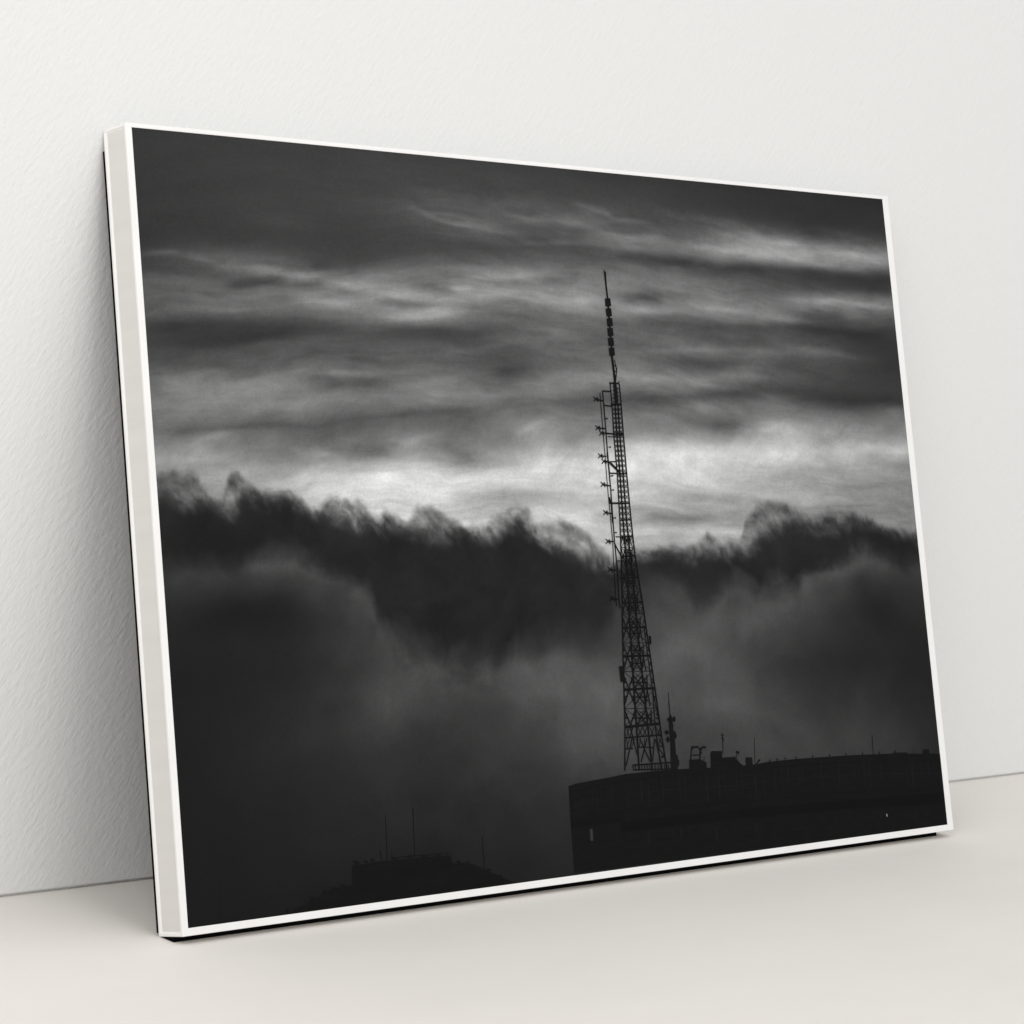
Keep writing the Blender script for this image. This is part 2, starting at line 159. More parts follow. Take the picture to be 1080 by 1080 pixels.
VEIL = [[-0.0338,0.5602],[0.001,0.5587],[0.0169,0.561],[0.0273,0.5538],[0.0417,0.5597],[0.0489,0.5464],[0.059,0.5306],[0.0683,0.5329],[0.0757,0.5546],[0.0834,0.563],[0.0921,0.5532],[0.1048,0.5422],[0.1251,0.5321],[0.1432,0.5356],[0.1595,0.5242],[0.1762,0.5177],[0.1858,0.5313],[0.2016,0.5235],[0.2202,0.522],[0.2368,0.5053],[0.2442,0.5001],[0.2515,0.5075],[0.2657,0.5009],[0.2774,0.4904],[0.2916,0.5131],[0.3056,0.5154],[0.3243,0.5009],[0.3466,0.4862],[0.3605,0.4975],[0.373,0.4894],[0.3834,0.4996],[0.4046,0.5084],[0.4303,0.5079],[0.4388,0.4905],[0.4549,0.4901],[0.4711,0.4897],[0.4955,0.4784],[0.5083,0.4632],[0.5251,0.4491],[0.5344,0.4366],[0.552,0.4442],[0.5714,0.4558],[0.5949,0.451],[0.6108,0.4491],[0.6339,0.4497],[0.6495,0.4562],[0.6712,0.4668],[0.6842,0.4566],[0.7065,0.4559],[0.7226,0.4611],[0.7278,0.4866],[0.7436,0.502],[0.768,0.5159],[0.7922,0.5098],[0.8161,0.4977],[0.834,0.4827],[0.8565,0.4969],[0.8773,0.4921],[0.8915,0.4962],[0.9154,0.4883],[0.9452,0.4742],[0.9701,0.4706],[0.995,0.4639],[1.0367,0.4582]]
STROKES = [[0.0037,12.0,[[0.0013,0.8378],[0.0363,0.8415],[0.0612,0.836],[0.0864,0.8291]]],[0.00502,22.0,[[0.0862,0.8253],[0.1228,0.8278],[0.1491,0.8245]]],[0.00382,22.0,[[0.1541,0.8186],[0.181,0.819],[0.2032,0.8243]]],[0.00501,-25.0,[[0.0951,0.8012],[0.1215,0.8078],[0.1484,0.8144]]],[0.00384,-15.0,[[0.164,0.8066],[0.2022,0.8089]]],[0.00522,18.0,[[0.2136,0.8147],[0.2411,0.81],[0.275,0.8094],[0.3095,0.8102]]],[0.00258,-15.0,[[0.2182,0.8009],[0.2403,0.7984]]],[0.0062,8.0,[[0.0018,0.7607],[0.0471,0.769],[0.0983,0.7705],[0.1514,0.777]]],[0.00638,20.0,[[0.1683,0.7905],[0.2008,0.7885],[0.2338,0.7852]]],[0.00393,-24.0,[[0.2624,0.7919],[0.2965,0.7898],[0.3174,0.7896]]],[0.00525,20.0,[[0.2673,0.7818],[0.3074,0.78],[0.3548,0.7864]]],[0.00754,-14.0,[[-0.004,0.7448],[0.0665,0.7541],[0.1497,0.7518],[0.1825,0.7596]]],[0.0075,-12.0,[[0.0243,0.7219],[0.0854,0.728],[0.1382,0.7376],[0.1926,0.7475]]],[0.00627,8.0,[[0.004,0.7127],[0.0641,0.7149],[0.1484,0.7305],[0.2252,0.7412]]],[0.00489,8.0,[[0.042,0.6826],[0.0678,0.6919],[0.0829,0.6874]]],[0.00496,-12.0,[[0.0827,0.6837],[0.1191,0.686]]],[0.00384,18.0,[[0.1621,0.6947],[0.1999,0.6933],[0.2385,0.6906],[0.2554,0.6924]]],[0.00637,-16.0,[[0.1772,0.6788],[0.2212,0.6825],[0.2659,0.6811]]],[0.00644,-8.0,[[0.2233,0.7131],[0.2568,0.7117]]],[0.00407,26.0,[[0.3119,0.9234],[0.3404,0.9127],[0.3698,0.9071],[0.4023,0.9058],[0.4241,0.9022],[0.4425,0.8996]]],[0.00415,14.0,[[0.442,0.8941],[0.4602,0.8873],[0.4854,0.8865],[0.5179,0.8917]]],[0.00418,22.0,[[0.4322,0.9273],[0.4628,0.9203],[0.5009,0.9208],[0.5461,0.919]]],[0.00426,18.0,[[0.5291,0.9496],[0.5612,0.9427],[0.5802,0.9317],[0.6203,0.9294]]],[0.00569,22.0,[[0.565,0.9093],[0.5911,0.9029],[0.646,0.9115]]],[0.00574,10.0,[[0.5764,0.8877],[0.6311,0.8975]]],[0.00417,-10.0,[[0.4557,0.9088],[0.4999,0.9083],[0.5387,0.9086]]],[0.00718,-18.0,[[0.5356,0.8708],[0.5885,0.8731],[0.6426,0.8727],[0.6979,0.8693]]],[0.00544,10.0,[[0.2763,0.829],[0.3233,0.8386],[0.3831,0.8439],[0.4317,0.8418],[0.5076,0.8453],[0.5598,0.8473]]],[0.0041,-14.0,[[0.406,0.8266],[0.4556,0.8283],[0.5066,0.8329]]],[0.00407,14.0,[[0.3821,0.8318],[0.419,0.8369],[0.4563,0.8379]]],[0.00402,20.0,[[0.351,0.8153],[0.381,0.8171]]],[0.00399,-20.0,[[0.3274,0.8152],[0.3544,0.8128]]],[0.00665,16.0,[[0.2632,0.8035],[0.3087,0.7983],[0.3557,0.7983],[0.4046,0.8077],[0.4545,0.8147]]],[0.00553,14.0,[[0.4538,0.8065],[0.5043,0.8038],[0.5434,0.8073]]],[0.0053,14.0,[[0.2608,0.7698],[0.3066,0.7695],[0.3423,0.7778],[0.4282,0.7956]]],[0.00666,-14.0,[[0.2596,0.753],[0.317,0.753],[0.3762,0.7529],[0.4512,0.7724]]],[0.00543,8.0,[[0.3503,0.7254],[0.399,0.7352],[0.4493,0.7493],[0.5259,0.7539]]],[0.00538,-18.0,[[0.3963,0.6991],[0.4269,0.7001],[0.4458,0.7047]]],[0.00691,14.0,[[0.4444,0.6871],[0.4829,0.6976],[0.5345,0.7005],[0.6138,0.6986]]],[0.00652,12.0,[[0.2652,0.6708],[0.3118,0.681],[0.3594,0.6888]]],[0.0071,-26.0,[[0.5834,0.8124],[0.6107,0.8181],[0.6349,0.8152]]],[0.00568,20.0,[[0.5754,0.7965],[0.6223,0.7961],[0.664,0.8026]]],[0.00751,20.0,[[0.6722,0.8948],[0.7146,0.898],[0.7717,0.8934],[0.8306,0.8917],[0.8751,0.8828],[0.9132,0.8793]]],[0.00758,22.0,[[0.7456,0.9237],[0.7887,0.9183],[0.8624,0.909],[0.9395,0.907],[0.9983,0.9067]]],[0.00594,-24.0,[[0.6431,0.8784],[0.698,0.8707],[0.7844,0.8737],[0.8586,0.8697],[0.9051,0.8757]]],[0.00922,-14.0,[[0.8733,0.8646],[0.9358,0.8717],[1.0003,0.8789]]],[0.00609,-12.0,[[0.8258,0.8422],[0.902,0.8453],[0.997,0.8478]]],[0.00459,24.0,[[0.8391,0.8251],[0.8849,0.8277],[0.9312,0.8257],[0.9944,0.823]]],[0.00756,-20.0,[[0.8521,0.8035],[0.8832,0.811],[0.9136,0.8066]]],[0.0059,16.0,[[0.6785,0.8091],[0.7204,0.8055],[0.7773,0.7982],[0.8512,0.7945]]],[0.00749,-18.0,[[0.5808,0.7828],[0.6622,0.7825],[0.7468,0.7821],[0.8501,0.784],[0.9262,0.7769],[1.006,0.7803]]],[0.00438,16.0,[[0.6309,0.7386],[0.6864,0.7421],[0.7576,0.7433],[0.8162,0.7425]]],[0.00599,14.0,[[0.817,0.7514],[0.8618,0.7487],[0.9534,0.7354]]],[0.00577,-16.0,[[0.6499,0.7222],[0.7124,0.7186],[0.7558,0.7243]]],[0.00728,14.0,[[0.6824,0.6976],[0.754,0.7054],[0.7826,0.7004]]],[0.00716,-16.0,[[0.5712,0.6696],[0.6244,0.6651],[0.6942,0.6736],[0.7664,0.6825],[0.8399,0.6797]]],[0.00753,-16.0,[[0.8543,0.6726],[0.9151,0.6679],[0.9947,0.6724]]],[0.0071,8.0,[[0.5873,0.702],[0.6542,0.6926]]],[0.0059,12.0,[[0.6356,0.9493],[0.6766,0.9442],[0.7326,0.9388],[0.7903,0.9362]]],[0.00462,8.0,[[0.8811,0.9436],[0.9268,0.9366],[0.9894,0.9292]]],[0.00371,-14.0,[[0.003,0.6111],[0.0479,0.6138],[0.0889,0.6179],[0.1308,0.622],[0.1734,0.6212],[0.2288,0.6319],[0.2972,0.6392]]],[0.00535,-16.0,[[0.2857,0.6391],[0.3443,0.6452],[0.4171,0.653],[0.4924,0.6584],[0.5578,0.6666]]],[0.00485,14.0,[[0.0418,0.5957],[0.0626,0.6055],[0.0884,0.6105]]],[0.00648,18.0,[[0.2825,0.594],[0.3124,0.6096],[0.3304,0.6163]]],[0.00533,-16.0,[[0.3593,0.5288],[0.3954,0.531],[0.4444,0.5303],[0.4943,0.5256]]],[0.00674,14.0,[[0.4132,0.6037],[0.4394,0.6239],[0.459,0.6349],[0.4781,0.6378]]],[0.00419,-24.0,[[0.5957,0.491],[0.6497,0.4884],[0.7196,0.4896]]],[0.00917,-16.0,[[0.3341,0.5864],[0.3628,0.5759]]],[0.00717,-22.0,[[0.6868,0.6236],[0.711,0.6267],[0.7358,0.6327]]],[0.0059,-12.0,[[0.7549,0.5608],[0.799,0.5649],[0.858,0.5573],[0.9046,0.5645]]],[0.00585,12.0,[[0.7605,0.62],[0.798,0.6305],[0.8192,0.6205]]],[0.00751,12.0,[[0.8609,0.5868],[0.9233,0.5959],[1.002,0.59]]],[0.00222,-20.0,[[0.8225,0.502],[0.883,0.5038],[0.9216,0.5031]]],[0.00784,14.0,[[0.2456,0.552],[0.3031,0.5605],[0.361,0.551],[0.435,0.5678],[0.511,0.5729]]],[0.00867,14.0,[[0.6036,0.581],[0.6723,0.5866],[0.7579,0.5925],[0.8305,0.5838]]],[0.00553,-10.0,[[0.5343,0.5428],[0.5874,0.5492],[0.6405,0.5389]]],[0.00671,10.0,[[0.43,0.504],[0.4792,0.4963],[0.5309,0.5019]]],[0.00499,10.0,[[0.1375,0.5615],[0.1806,0.5662],[0.2356,0.5685]]],[0.0059,-10.0,[[0.7237,0.5338],[0.7963,0.5373],[0.8705,0.5306],[0.9643,0.5355]]]]
LOWSTROKES = [[0.01071,9.0,[[0.0055,0.4344],[0.0468,0.4279],[0.0775,0.4338]]],[0.00981,14.0,[[0.0827,0.436],[0.1039,0.4449],[0.1247,0.4453],[0.1556,0.433],[0.1815,0.4184],[0.2046,0.4062]]],[0.0112,8.0,[[0.2042,0.4012],[0.2245,0.3765],[0.2336,0.3472]]],[0.01918,-6.0,[[0.0237,0.3757],[0.0846,0.3842],[0.1465,0.3747]]],[0.01262,7.0,[[0.6655,0.3592],[0.6953,0.3801],[0.7169,0.3847]]],[0.01181,8.0,[[0.7785,0.3531],[0.8076,0.3805],[0.8578,0.4045],[0.905,0.4173],[0.9517,0.4156],[0.9891,0.3931]]],[0.01703,6.0,[[0.6351,0.3262],[0.6913,0.3368],[0.762,0.3326],[0.8066,0.3401]]],[0.02046,-8.0,[[0.8359,0.3356],[0.8825,0.3476],[0.9427,0.3295]]],[0.0198,-8.0,[[0.6994,0.2732],[0.7696,0.2609],[0.8436,0.2626]]],[0.01542,10.0,[[0.2616,0.3015],[0.3069,0.2969],[0.3407,0.2815],[0.3762,0.2813],[0.4132,0.2915],[0.4631,0.2984],[0.5124,0.2815]]],[0.01836,6.0,[[0.3865,0.2598],[0.4601,0.2617],[0.5217,0.2393]]],[0.0203,-8.0,[[0.2912,0.24],[0.3377,0.2422],[0.3841,0.229]]],[0.02604,3.0,[[0.4047,0.1844],[0.454,0.186],[0.5155,0.1665]]],[0.01124,6.0,[[0.2431,0.3567],[0.2572,0.3181],[0.2782,0.2965]]],[0.02231,6.0,[[0.2033,0.2602],[0.2465,0.2465],[0.2804,0.2472]]],[0.01916,6.0,[[0.5787,0.2956],[0.6193,0.301],[0.6592,0.29]]],[0.02017,-6.0,[[0.7786,0.2033],[0.8678,0.2027]]],[0.01925,6.0,[[0.5848,0.2136],[0.6664,0.2173],[0.7492,0.1988]]]]

def gnoise(x, y, seed):
    rs = np.random.RandomState(seed); G = rs.rand(256, 256)*2*np.pi; gx, gy = np.cos(G), np.sin(G)
    xi = np.floor(x).astype(int); yi = np.floor(y).astype(int); xf = x-xi; yf = y-yi
    fu = xf*xf*xf*(xf*(xf*6-15)+10); fv = yf*yf*yf*(yf*(yf*6-15)+10)
    def d(i, j):
        a, c = (xi+i) & 255, (yi+j) & 255
        return gx[a, c]*(xf-i)+gy[a, c]*(yf-j)
    return 1.5*((d(0, 0)*(1-fu)+d(1, 0)*fu)*(1-fv)+(d(0, 1)*(1-fu)+d(1, 1)*fu)*fv)
def fbm(x, y, oct_, seed, gain=.52):
    s = 0; a = 1; t = 0
    for k in range(oct_):
        s = s+a*gnoise(x*2**k+17.3*k, y*2**k+5.1*k, seed+k); t += a; a *= gain
    return s/t
def rbf(pts, ax, nx=220, ny=170, lam=.004):
    P = np.array(pts, float); q = P[:, :2]*[ax, 1]
    K = np.hypot(q[:, None, 0]-q[None, :, 0], q[:, None, 1]-q[None, :, 1])
    n = len(P); A = np.zeros((n+3, n+3)); A[:n, :n] = K-lam*np.eye(n); A[:n, n] = 1; A[:n, n+1:] = q; A[n, :n] = 1; A[n+1:, :n] = q.T
    s = np.linalg.solve(A, np.append(P[:, 2], [0, 0, 0]))
    U, V = np.meshgrid(np.linspace(-.06, 1.06, nx)*ax, np.linspace(-.06, 1.06, ny)); out = s[n]+s[n+1]*U+s[n+2]*V
    for k in range(n): out += s[k]*np.hypot(U-q[k, 0], V-q[k, 1])
    return out
def look(g, u, v):
    ny, nx = g.shape; x = np.clip((u+.06)/1.12, 0, .9999)*(nx-1); y = np.clip((v+.06)/1.12, 0, .9999)*(ny-1)
    xi = x.astype(int); yi = y.astype(int); xf = x-xi; yf = y-yi; xj = np.minimum(xi+1, nx-1); yj = np.minimum(yi+1, ny-1)
    return (g[yi, xi]*(1-xf)+g[yi, xj]*xf)*(1-yf)+(g[yj, xi]*(1-xf)+g[yj, xj]*xf)*yf
def sstep(a, b_, x):
    t = np.clip((x-a)/(b_-a), 0, 1); return t*t*(3-2*t)
def sky(u, v):
    A = PRW/PRH; x = u*A; y = v
    # upper, bright streaked cloud
    wu = u+.010*fbm(x*6, y*12, 4, 3)+.004*fbm(x*20, y*36, 3, 9)
    wv = v+.0045*fbm(x*6+4, y*12, 4, 21)+.0030*fbm(x*22, y*44, 3, 27)
    up_ = look(rbf(UPPER, .36, lam=.001), wu, wv)
    qx = x+.05*fbm(x*4, y*6, 3, 33); qy = y+.02*fbm(x*5, y*8, 3, 35)-.03*np.sin(x*3.1)
    xs_ = np.linspace(-.1, 1.1, 600)
    def strokes(S_, uu, vv):
        s = np.zeros_like(uu)
        for w_, dl, pl in S_:
            w_ = w_*(1.35 if dl < 0 else 1.1); dl = dl*(.62 if dl < 0 else .82)
            p = np.array(pl); c = np.interp(uu, p[:, 0], p[:, 1]); e = max(.35*(p[-1, 0]-p[0, 0]), .012)
            tp = sstep(p[0, 0]-e*.6, p[0, 0]+e*.6, uu)*sstep(p[-1, 0]+e*.6, p[-1, 0]-e*.6, uu)
            s += dl*tp*np.exp(-((vv-c)/w_)**2)
        return s
    sv = v+.0035*fbm(x*9, y*16, 4, 29)+.0016*fbm(x*28, y*60, 3, 31)
    brk = 1+.9*fbm(x*9, y*40, 4, 45, .6)
    up_ = up_+1.0*strokes(STROKES, wu, sv)*brk
    st = fbm(qx*3.6, qy*36, 5, 41, .64)
    cu = fbm(qx*11, qy*52, 5, 47, .64)
    crisp = np.sign(st)*np.abs(st)**.8
    # torn strands that rise to the right through the bright band
    bz = np.exp(-((v-.60-.02*np.sin(x*5))/.055)**2)
    rx = x*.85+y*.55+.04*fbm(x*6, y*6, 4, 55); ry = y*.85-x*.42+.03*fbm(x*7, y*7, 4, 58)
    ro = fbm(rx*7, ry*17, 5, 63, .6)
    tx = (.17*crisp+.14*cu)*(1-.6*bz)+.22*ro*bz+.05*fbm(x*40, y*60, 4, 49, .7)
    up_ = up_*(1+tx*(.25+.75*sstep(58, 84, up_)))
    up_ += 2.2*fbm(x*90, y*120, 3, 61, .8)
    # haze under the dark bank
    lu = u+.012*fbm(x*9, y*9, 5, 70, .6); lv = v+.012*fbm(x*9+3, y*9, 5, 77, .6)
    lo = look(rbf(LOWER, .9, lam=.002), lu, lv)
    bl = fbm(x*5+.5*fbm(x*4, y*4, 3, 83), y*6, 6, 81, .6); bw = 1-2.2*np.abs(fbm(x*6+2, y*7+.4*bl, 4, 86, .5))
    lo = lo+1.0*strokes(LOWSTROKES, lu, lv)*(1+.6*bl)
    lo = lo*(1+(.26*bl+.08*bw)*sstep(26, 48, lo))
    lo = np.maximum(lo, 29)
    w1 = fbm(x*9, y*9, 4, 90); w2 = fbm(x*9+7, y*9, 4, 93)
    # the dark bank, its billowing underside
    def line(E, n):
        E_ = np.array(E); o = np.argsort(E_[:, 0], kind='stable'); es = np.interp(xs_, E_[o, 0], E_[o, 1])
        return np.convolve(np.pad(es, n, mode='edge'), np.ones(2*n+1)/(2*n+1), 'valid')
    bs = line(BASE, 3); bd = v-np.interp(u+.018*w1, xs_, bs)
    deep = sstep(.07, .16, np.interp(u, xs_, line(EDGE, 3)-bs))
    bn = fbm(x*16+.5*w1, y*16+.5*w2, 5, 131, .58)
    soft = .020+.020*sstep(-.4, .4, fbm(x*4, y*4, 2, 137))+.026*deep
    dk = 37+11*fbm(x*6+.6*w1, y*7+.6*w2, 5, 141, .6)+2*sstep(.35, .8, u)+5*sstep(-.3, .6, fbm(x*12, y*12, 5, 143))*sstep(.02, .06, bd)
    bm_ = sstep(-soft, soft*.7, bd+(.028+.010*deep)*bn)
    lo = lo*(1-bm_)+dk*bm_
    # its torn upper rim: a dense body, and a thinner veil torn into strands above it
    px = x+.020*w1; py = y+.020*w2
    ed = np.interp(u+.005*w2, xs_, line(EDGE, 2)); d = ed-v
    ve = np.interp(u+.005*w1, xs_, line(VEIL, 1)); dv = ve-v
    big = fbm(px*17+py*7, py*15-px*5, 6, 95, .60)
    fine = fbm(px*46+py*34, py*34, 3, 99, .5)
    str_ = .6*fbm(px*26+py*18+.6*w1, py*19-px*8, 5, 102, .62)+.4*fbm(px*24, py*24, 5, 107, .65)     # strands
    a1 = sstep(-.012, .020, d+.014*big+.008*str_+.003*fine)
    th = np.maximum(ve-ed, .004)
    rim_ = sstep(-.004, .003, dv+.010*big+.008*str_)*sstep(.022, .002, dv+.010*big+.008*str_)
    body = sstep(-.008, .017, dv+.012*big+.010*str_)
    a2 = body*np.clip(.42+.16*rim_+.75*str_+.22*fine+.28*sstep(-.02, .004, d), 0, .85)
    a = 1-(1-a1)*(1-a2)
    hole = sstep(.020, -.004, d)*sstep(.10, .50, -big)
    a = a*(1-.30*hole)
    out = up_*(1-a)+lo*a
    return out*(1+.035*fbm(x*150, y*150, 2, 151, .9))

PRW = PX1-PX0; PRH = PY1-PY0
NX, NY = 920, 680
gu, gv = np.meshgrid(np.linspace(0, 1, NX+1), np.linspace(0, 1, NY+1))
img = np.clip(sky(gu, gv), 20, 235)
me = bpy.data.meshes.new('print')
co = np.zeros(((NX+1)*(NY+1), 3), np.float32)
ZP = FT-.0006
co[:, 0] = PX0+gu.ravel()*PRW; co[:, 1] = PY0+gv.ravel()*PRH; co[:, 2] = ZP
i = np.arange(NX)[None, :]+np.arange(NY)[:, None]*(NX+1); i = i.ravel()
quads = np.stack([i, i+1, i+NX+2, i+NX+1], 1).astype(np.int32)
me.vertices.add(len(co)); me.vertices.foreach_set('co', co.ravel())
me.loops.add(quads.size); me.loops.foreach_set('vertex_index', quads.ravel())
me.polygons.add(len(quads)); me.polygons.foreach_set('loop_start', np.arange(0, quads.size, 4, dtype=np.int32))
me.update(calc_edges=True)
g = img.ravel()/255; gl = np.where(g <= .04045, g/12.92, ((g+.055)/1.055)**2.4)*INK
ca = me.color_attributes.new('ink', 'FLOAT_COLOR', 'POINT')
ca.data.foreach_set('color', np.stack([gl, gl, gl, np.ones_like(gl)], 1).astype(np.float32).ravel())
M_print, nt, b = mat('printed_sky', (.1, .1, .1), 1, 0)
at = nt.nodes.new('ShaderNodeAttribute'); at.attribute_name = 'ink'
mr = nt.nodes.new('ShaderNodeMapRange'); mr.inputs['From Min'].default_value = .2; mr.inputs['From Max'].default_value = .8
mr.inputs['To Min'].default_value = .90; mr.inputs['To Max'].default_value = 1.10
nt.links.new(noise(nt, 420, 2), mr.inputs['Value'])
mx = nt.nodes.new('ShaderNodeVectorMath'); mx.operation = 'SCALE'
nt.links.new(at.outputs['Color'], mx.inputs[0]); nt.links.new(mr.outputs[0], mx.inputs['Scale']); nt.links.new(mx.outputs[0], b.inputs['Base Color'])
pr_o = link('print', me, M_print, root)
pr_o['label'] = 'black and white photograph of dark storm clouds under a bright streaked sky'

# ------------------------------------------------------------------ printed motifs (flat, millimetres from the print's lower left corner)
def flat(name, segs, polys, z, m, label=None, idx=None):
    bm = bmesh.new(); Z = ZP+z
    def P(x, y): return (PX0+min(max(x, 0)/1000, PRW), PY0+min(max(y, 0)/1000, PRH))
    k = 0
    for (x0, y0, x1, y1, w_) in segs:
        dx, dy = x1-x0, y1-y0; l = math.hypot(dx, dy) or 1; nx, ny = -dy/l*w_/2, dx/l*w_/2
        q = [P(x0+nx, y0+ny), P(x0-nx, y0-ny), P(x1-nx, y1-ny), P(x1+nx, y1+ny)]
        k += 1; zz = Z+2e-7*k                      # crossing strokes never share a plane
        f_ = bm.faces.new([bm.verts.new((a[0], a[1], zz)) for a in q])
    for n_, pl in enumerate(polys):
        k += 1; zz = Z+2e-7*k
        f_ = bm.faces.new([bm.verts.new((*P(*a), zz)) for a in pl])
        if idx: f_.material_index = idx[n_]
    bmesh.ops.triangulate(bm, faces=[f_ for f_ in bm.faces if len(f_.verts) > 4])
    me = bpy.data.meshes.new(name); bm.to_mesh(me); bm.free()
    for p_ in me.polygons: pass
    o = link(name, me, m, pr_o)
    if label: o['label'] = label
    return o
FAR = [[95.72,0.89],[109.97,1.54],[118.58,6.12],[123.69,5.98],[131.31,10.31],[139.67,11.33],[143.14,15.02],[150.46,15.46],[158.93,16.58],[175.31,17.39],[176.97,32.78],[179.68,34.45],[185.95,33.52],[207.4,34.2],[220.36,34.25],[239.89,33.53],[261.84,32.75],[284.07,32.13],[290.79,31.99],[291.78,24.61],[303.48,24.15],[314.64,22.24],[327.75,16.8],[340.92,10.98],[356.38,4.07],[365.29,0.31],[368.6,-1.54]]
FARSEG = [[219.07,73.85,217.23,35.37,0.97],[251.04,76.48,248.72,34.0,1.04],[329.75,44.73,329.31,16.31,1.09],[209.43,43.41,211.1,33.52,0.97],[222.73,41.35,222.51,34.05,0.76],[179.0,38.21,180.61,33.23,1.06],[121.21,12.15,124.67,5.48,0.82],[128.48,12.97,126.93,7.61,0.72],[35.3,34.21,32.68,-0.12,0.49],[185.92,33.2,186.19,35.91,0.74],[194.42,33.02,194.7,35.74,0.75],[202.97,32.85,203.25,35.57,0.75],[228.84,32.3,229.13,35.05,0.76],[237.55,32.12,237.84,34.87,0.76],[256.19,31.73,256.49,34.49,0.77],[263.93,31.57,264.22,34.34,0.77],[271.69,31.41,271.99,34.18,0.78],[279.49,31.24,279.79,34.02,0.78],[286.2,31.1,286.5,33.89,0.78],[227.04,35.9,289.89,34.07,0.76],[181.82,34.72,182.29,37.25,5.29],[192.44,34.51,192.83,36.24,4.26],[199.93,34.59,200.47,37.77,3.21],[224.74,34.65,225.16,36.56,6.5],[243.2,33.71,243.7,36.44,4.38],[258.55,33.07,258.96,34.83,7.72],[275.14,32.32,275.62,34.75,4.45],[298.97,24.25,299.43,26.36,4.51],[310.19,23.17,310.59,24.79,3.4],[334.36,14.14,334.81,16.11,4.59],[154.67,15.82,155.06,17.69,5.21],[165.19,16.34,165.67,19.01,4.19],[131.31,10.31,131.74,12.63,4.11],[144.13,14.52,144.52,16.38,3.11],[347.51,7.82,347.93,9.45,3.47],[112.07,2.1,112.49,4.41,4.07],[102.86,1.52,103.36,4.6,3.04]]
BLD = [[441.74,80.91],[451.72,82.47],[471.59,83.72],[491.64,84.72],[517.05,86.41],[555.49,86.54],[603.75,85.29],[632.93,84.04],[669.38,82.81],[681.73,82.83],[695.53,82.74],[705.31,83.14],[716.56,83.71],[737.67,83.77],[758.99,83.73],[802.15,82.72],[846.17,81.5],[891.01,79.49],[907.7,78.89],[907.82,79.66],[930.74,78.44],[932.06,76.98],[955.17,75.36],[966.91,75.12],[984.62,73.18],[984.65,-0.22],[439.47,1.6],[440.45,45.98]]
ROOF = [[606.87,92.84,609.62,103.51,1.85],[609.29,103.08,612.41,105.49,2.38],[612.34,104.95,618.35,105.08,1.86],[618.95,105.59,619.65,102.81,1.6],[610.05,106.74,610.01,103.48,0.93],[609.37,97.64,619.96,97.16,1.19],[619.79,91.9,621.38,101.78,2.0],[621.33,101.42,624.9,104.09,2.4],[624.92,104.27,629.44,103.95,2.13],[620.83,103.64,623.02,98.03,1.86],[629.03,104.89,629.2,102.15,1.2],[626.1,95.09,625.5,90.58,0.8],[655.1,115.94,653.18,95.9,1.08],[653.79,112.36,655.72,108.56,2.03],[651.35,114.35,657.2,113.41,0.68],[672.49,95.46,672.04,87.21,0.96],[671.53,96.45,676.64,95.72,2.18],[675.33,96.18,675.5,93.4,1.23],[700.21,108.33,697.18,82.62,0.62],[698.51,82.24,705.02,87.05,1.52],[704.23,87.38,704.99,84.83,1.11],[877.99,100.32,877.07,79.51,1.13],[940.38,80.51,939.92,75.65,0.77],[975.82,76.57,975.34,73.64,0.63],[719.27,83.05,719.75,86.46,0.77],[718.1,84.71,720.88,84.51,0.84],[729.7,83.32,730.19,86.73,0.77],[728.53,84.99,731.32,84.78,0.84],[741.89,83.56,742.38,86.98,0.78],[740.71,85.23,743.52,85.03,0.85],[758.07,83.33,758.57,86.77,0.78],[756.89,85.01,759.72,84.81,0.85],[783.28,82.75,783.78,86.2,0.79],[782.08,84.44,784.94,84.23,0.86],[809.33,81.93,809.85,85.4,0.8],[808.12,83.63,811.02,83.42,0.87],[834.28,81.39,834.8,84.89,0.81],[833.05,83.1,835.99,82.89,0.88],[860.22,80.51,860.75,84.03,0.82],[858.98,82.23,861.94,82.02,0.89],[886.41,79.23,886.96,82.77,0.83],[885.16,80.97,888.16,80.75,0.91],[911.66,78.71,912.22,82.28,0.84],[910.4,80.46,913.44,80.24,0.92]]
ROOFPOLY = [[[604.84,93.53],[619.46,93.38],[628.83,89.43],[628.25,83.11],[603.84,84.02]],[[635.37,98.07],[637.74,99.73],[651.94,98.74],[651.61,92.35],[670.66,92.09],[669.94,80.93],[633.83,82.7]],[[684.32,89.55],[686.37,90.42],[694.28,89.67],[694.09,82.38],[683.85,82.21]],[[956.03,78.83],[959.01,79.81],[966.78,79.27],[966.91,74.13],[955.66,74.53]],[[670.38,90.09],[673.66,88.02],[676.54,85.05],[681.6,81.91],[669.25,81.9]]]
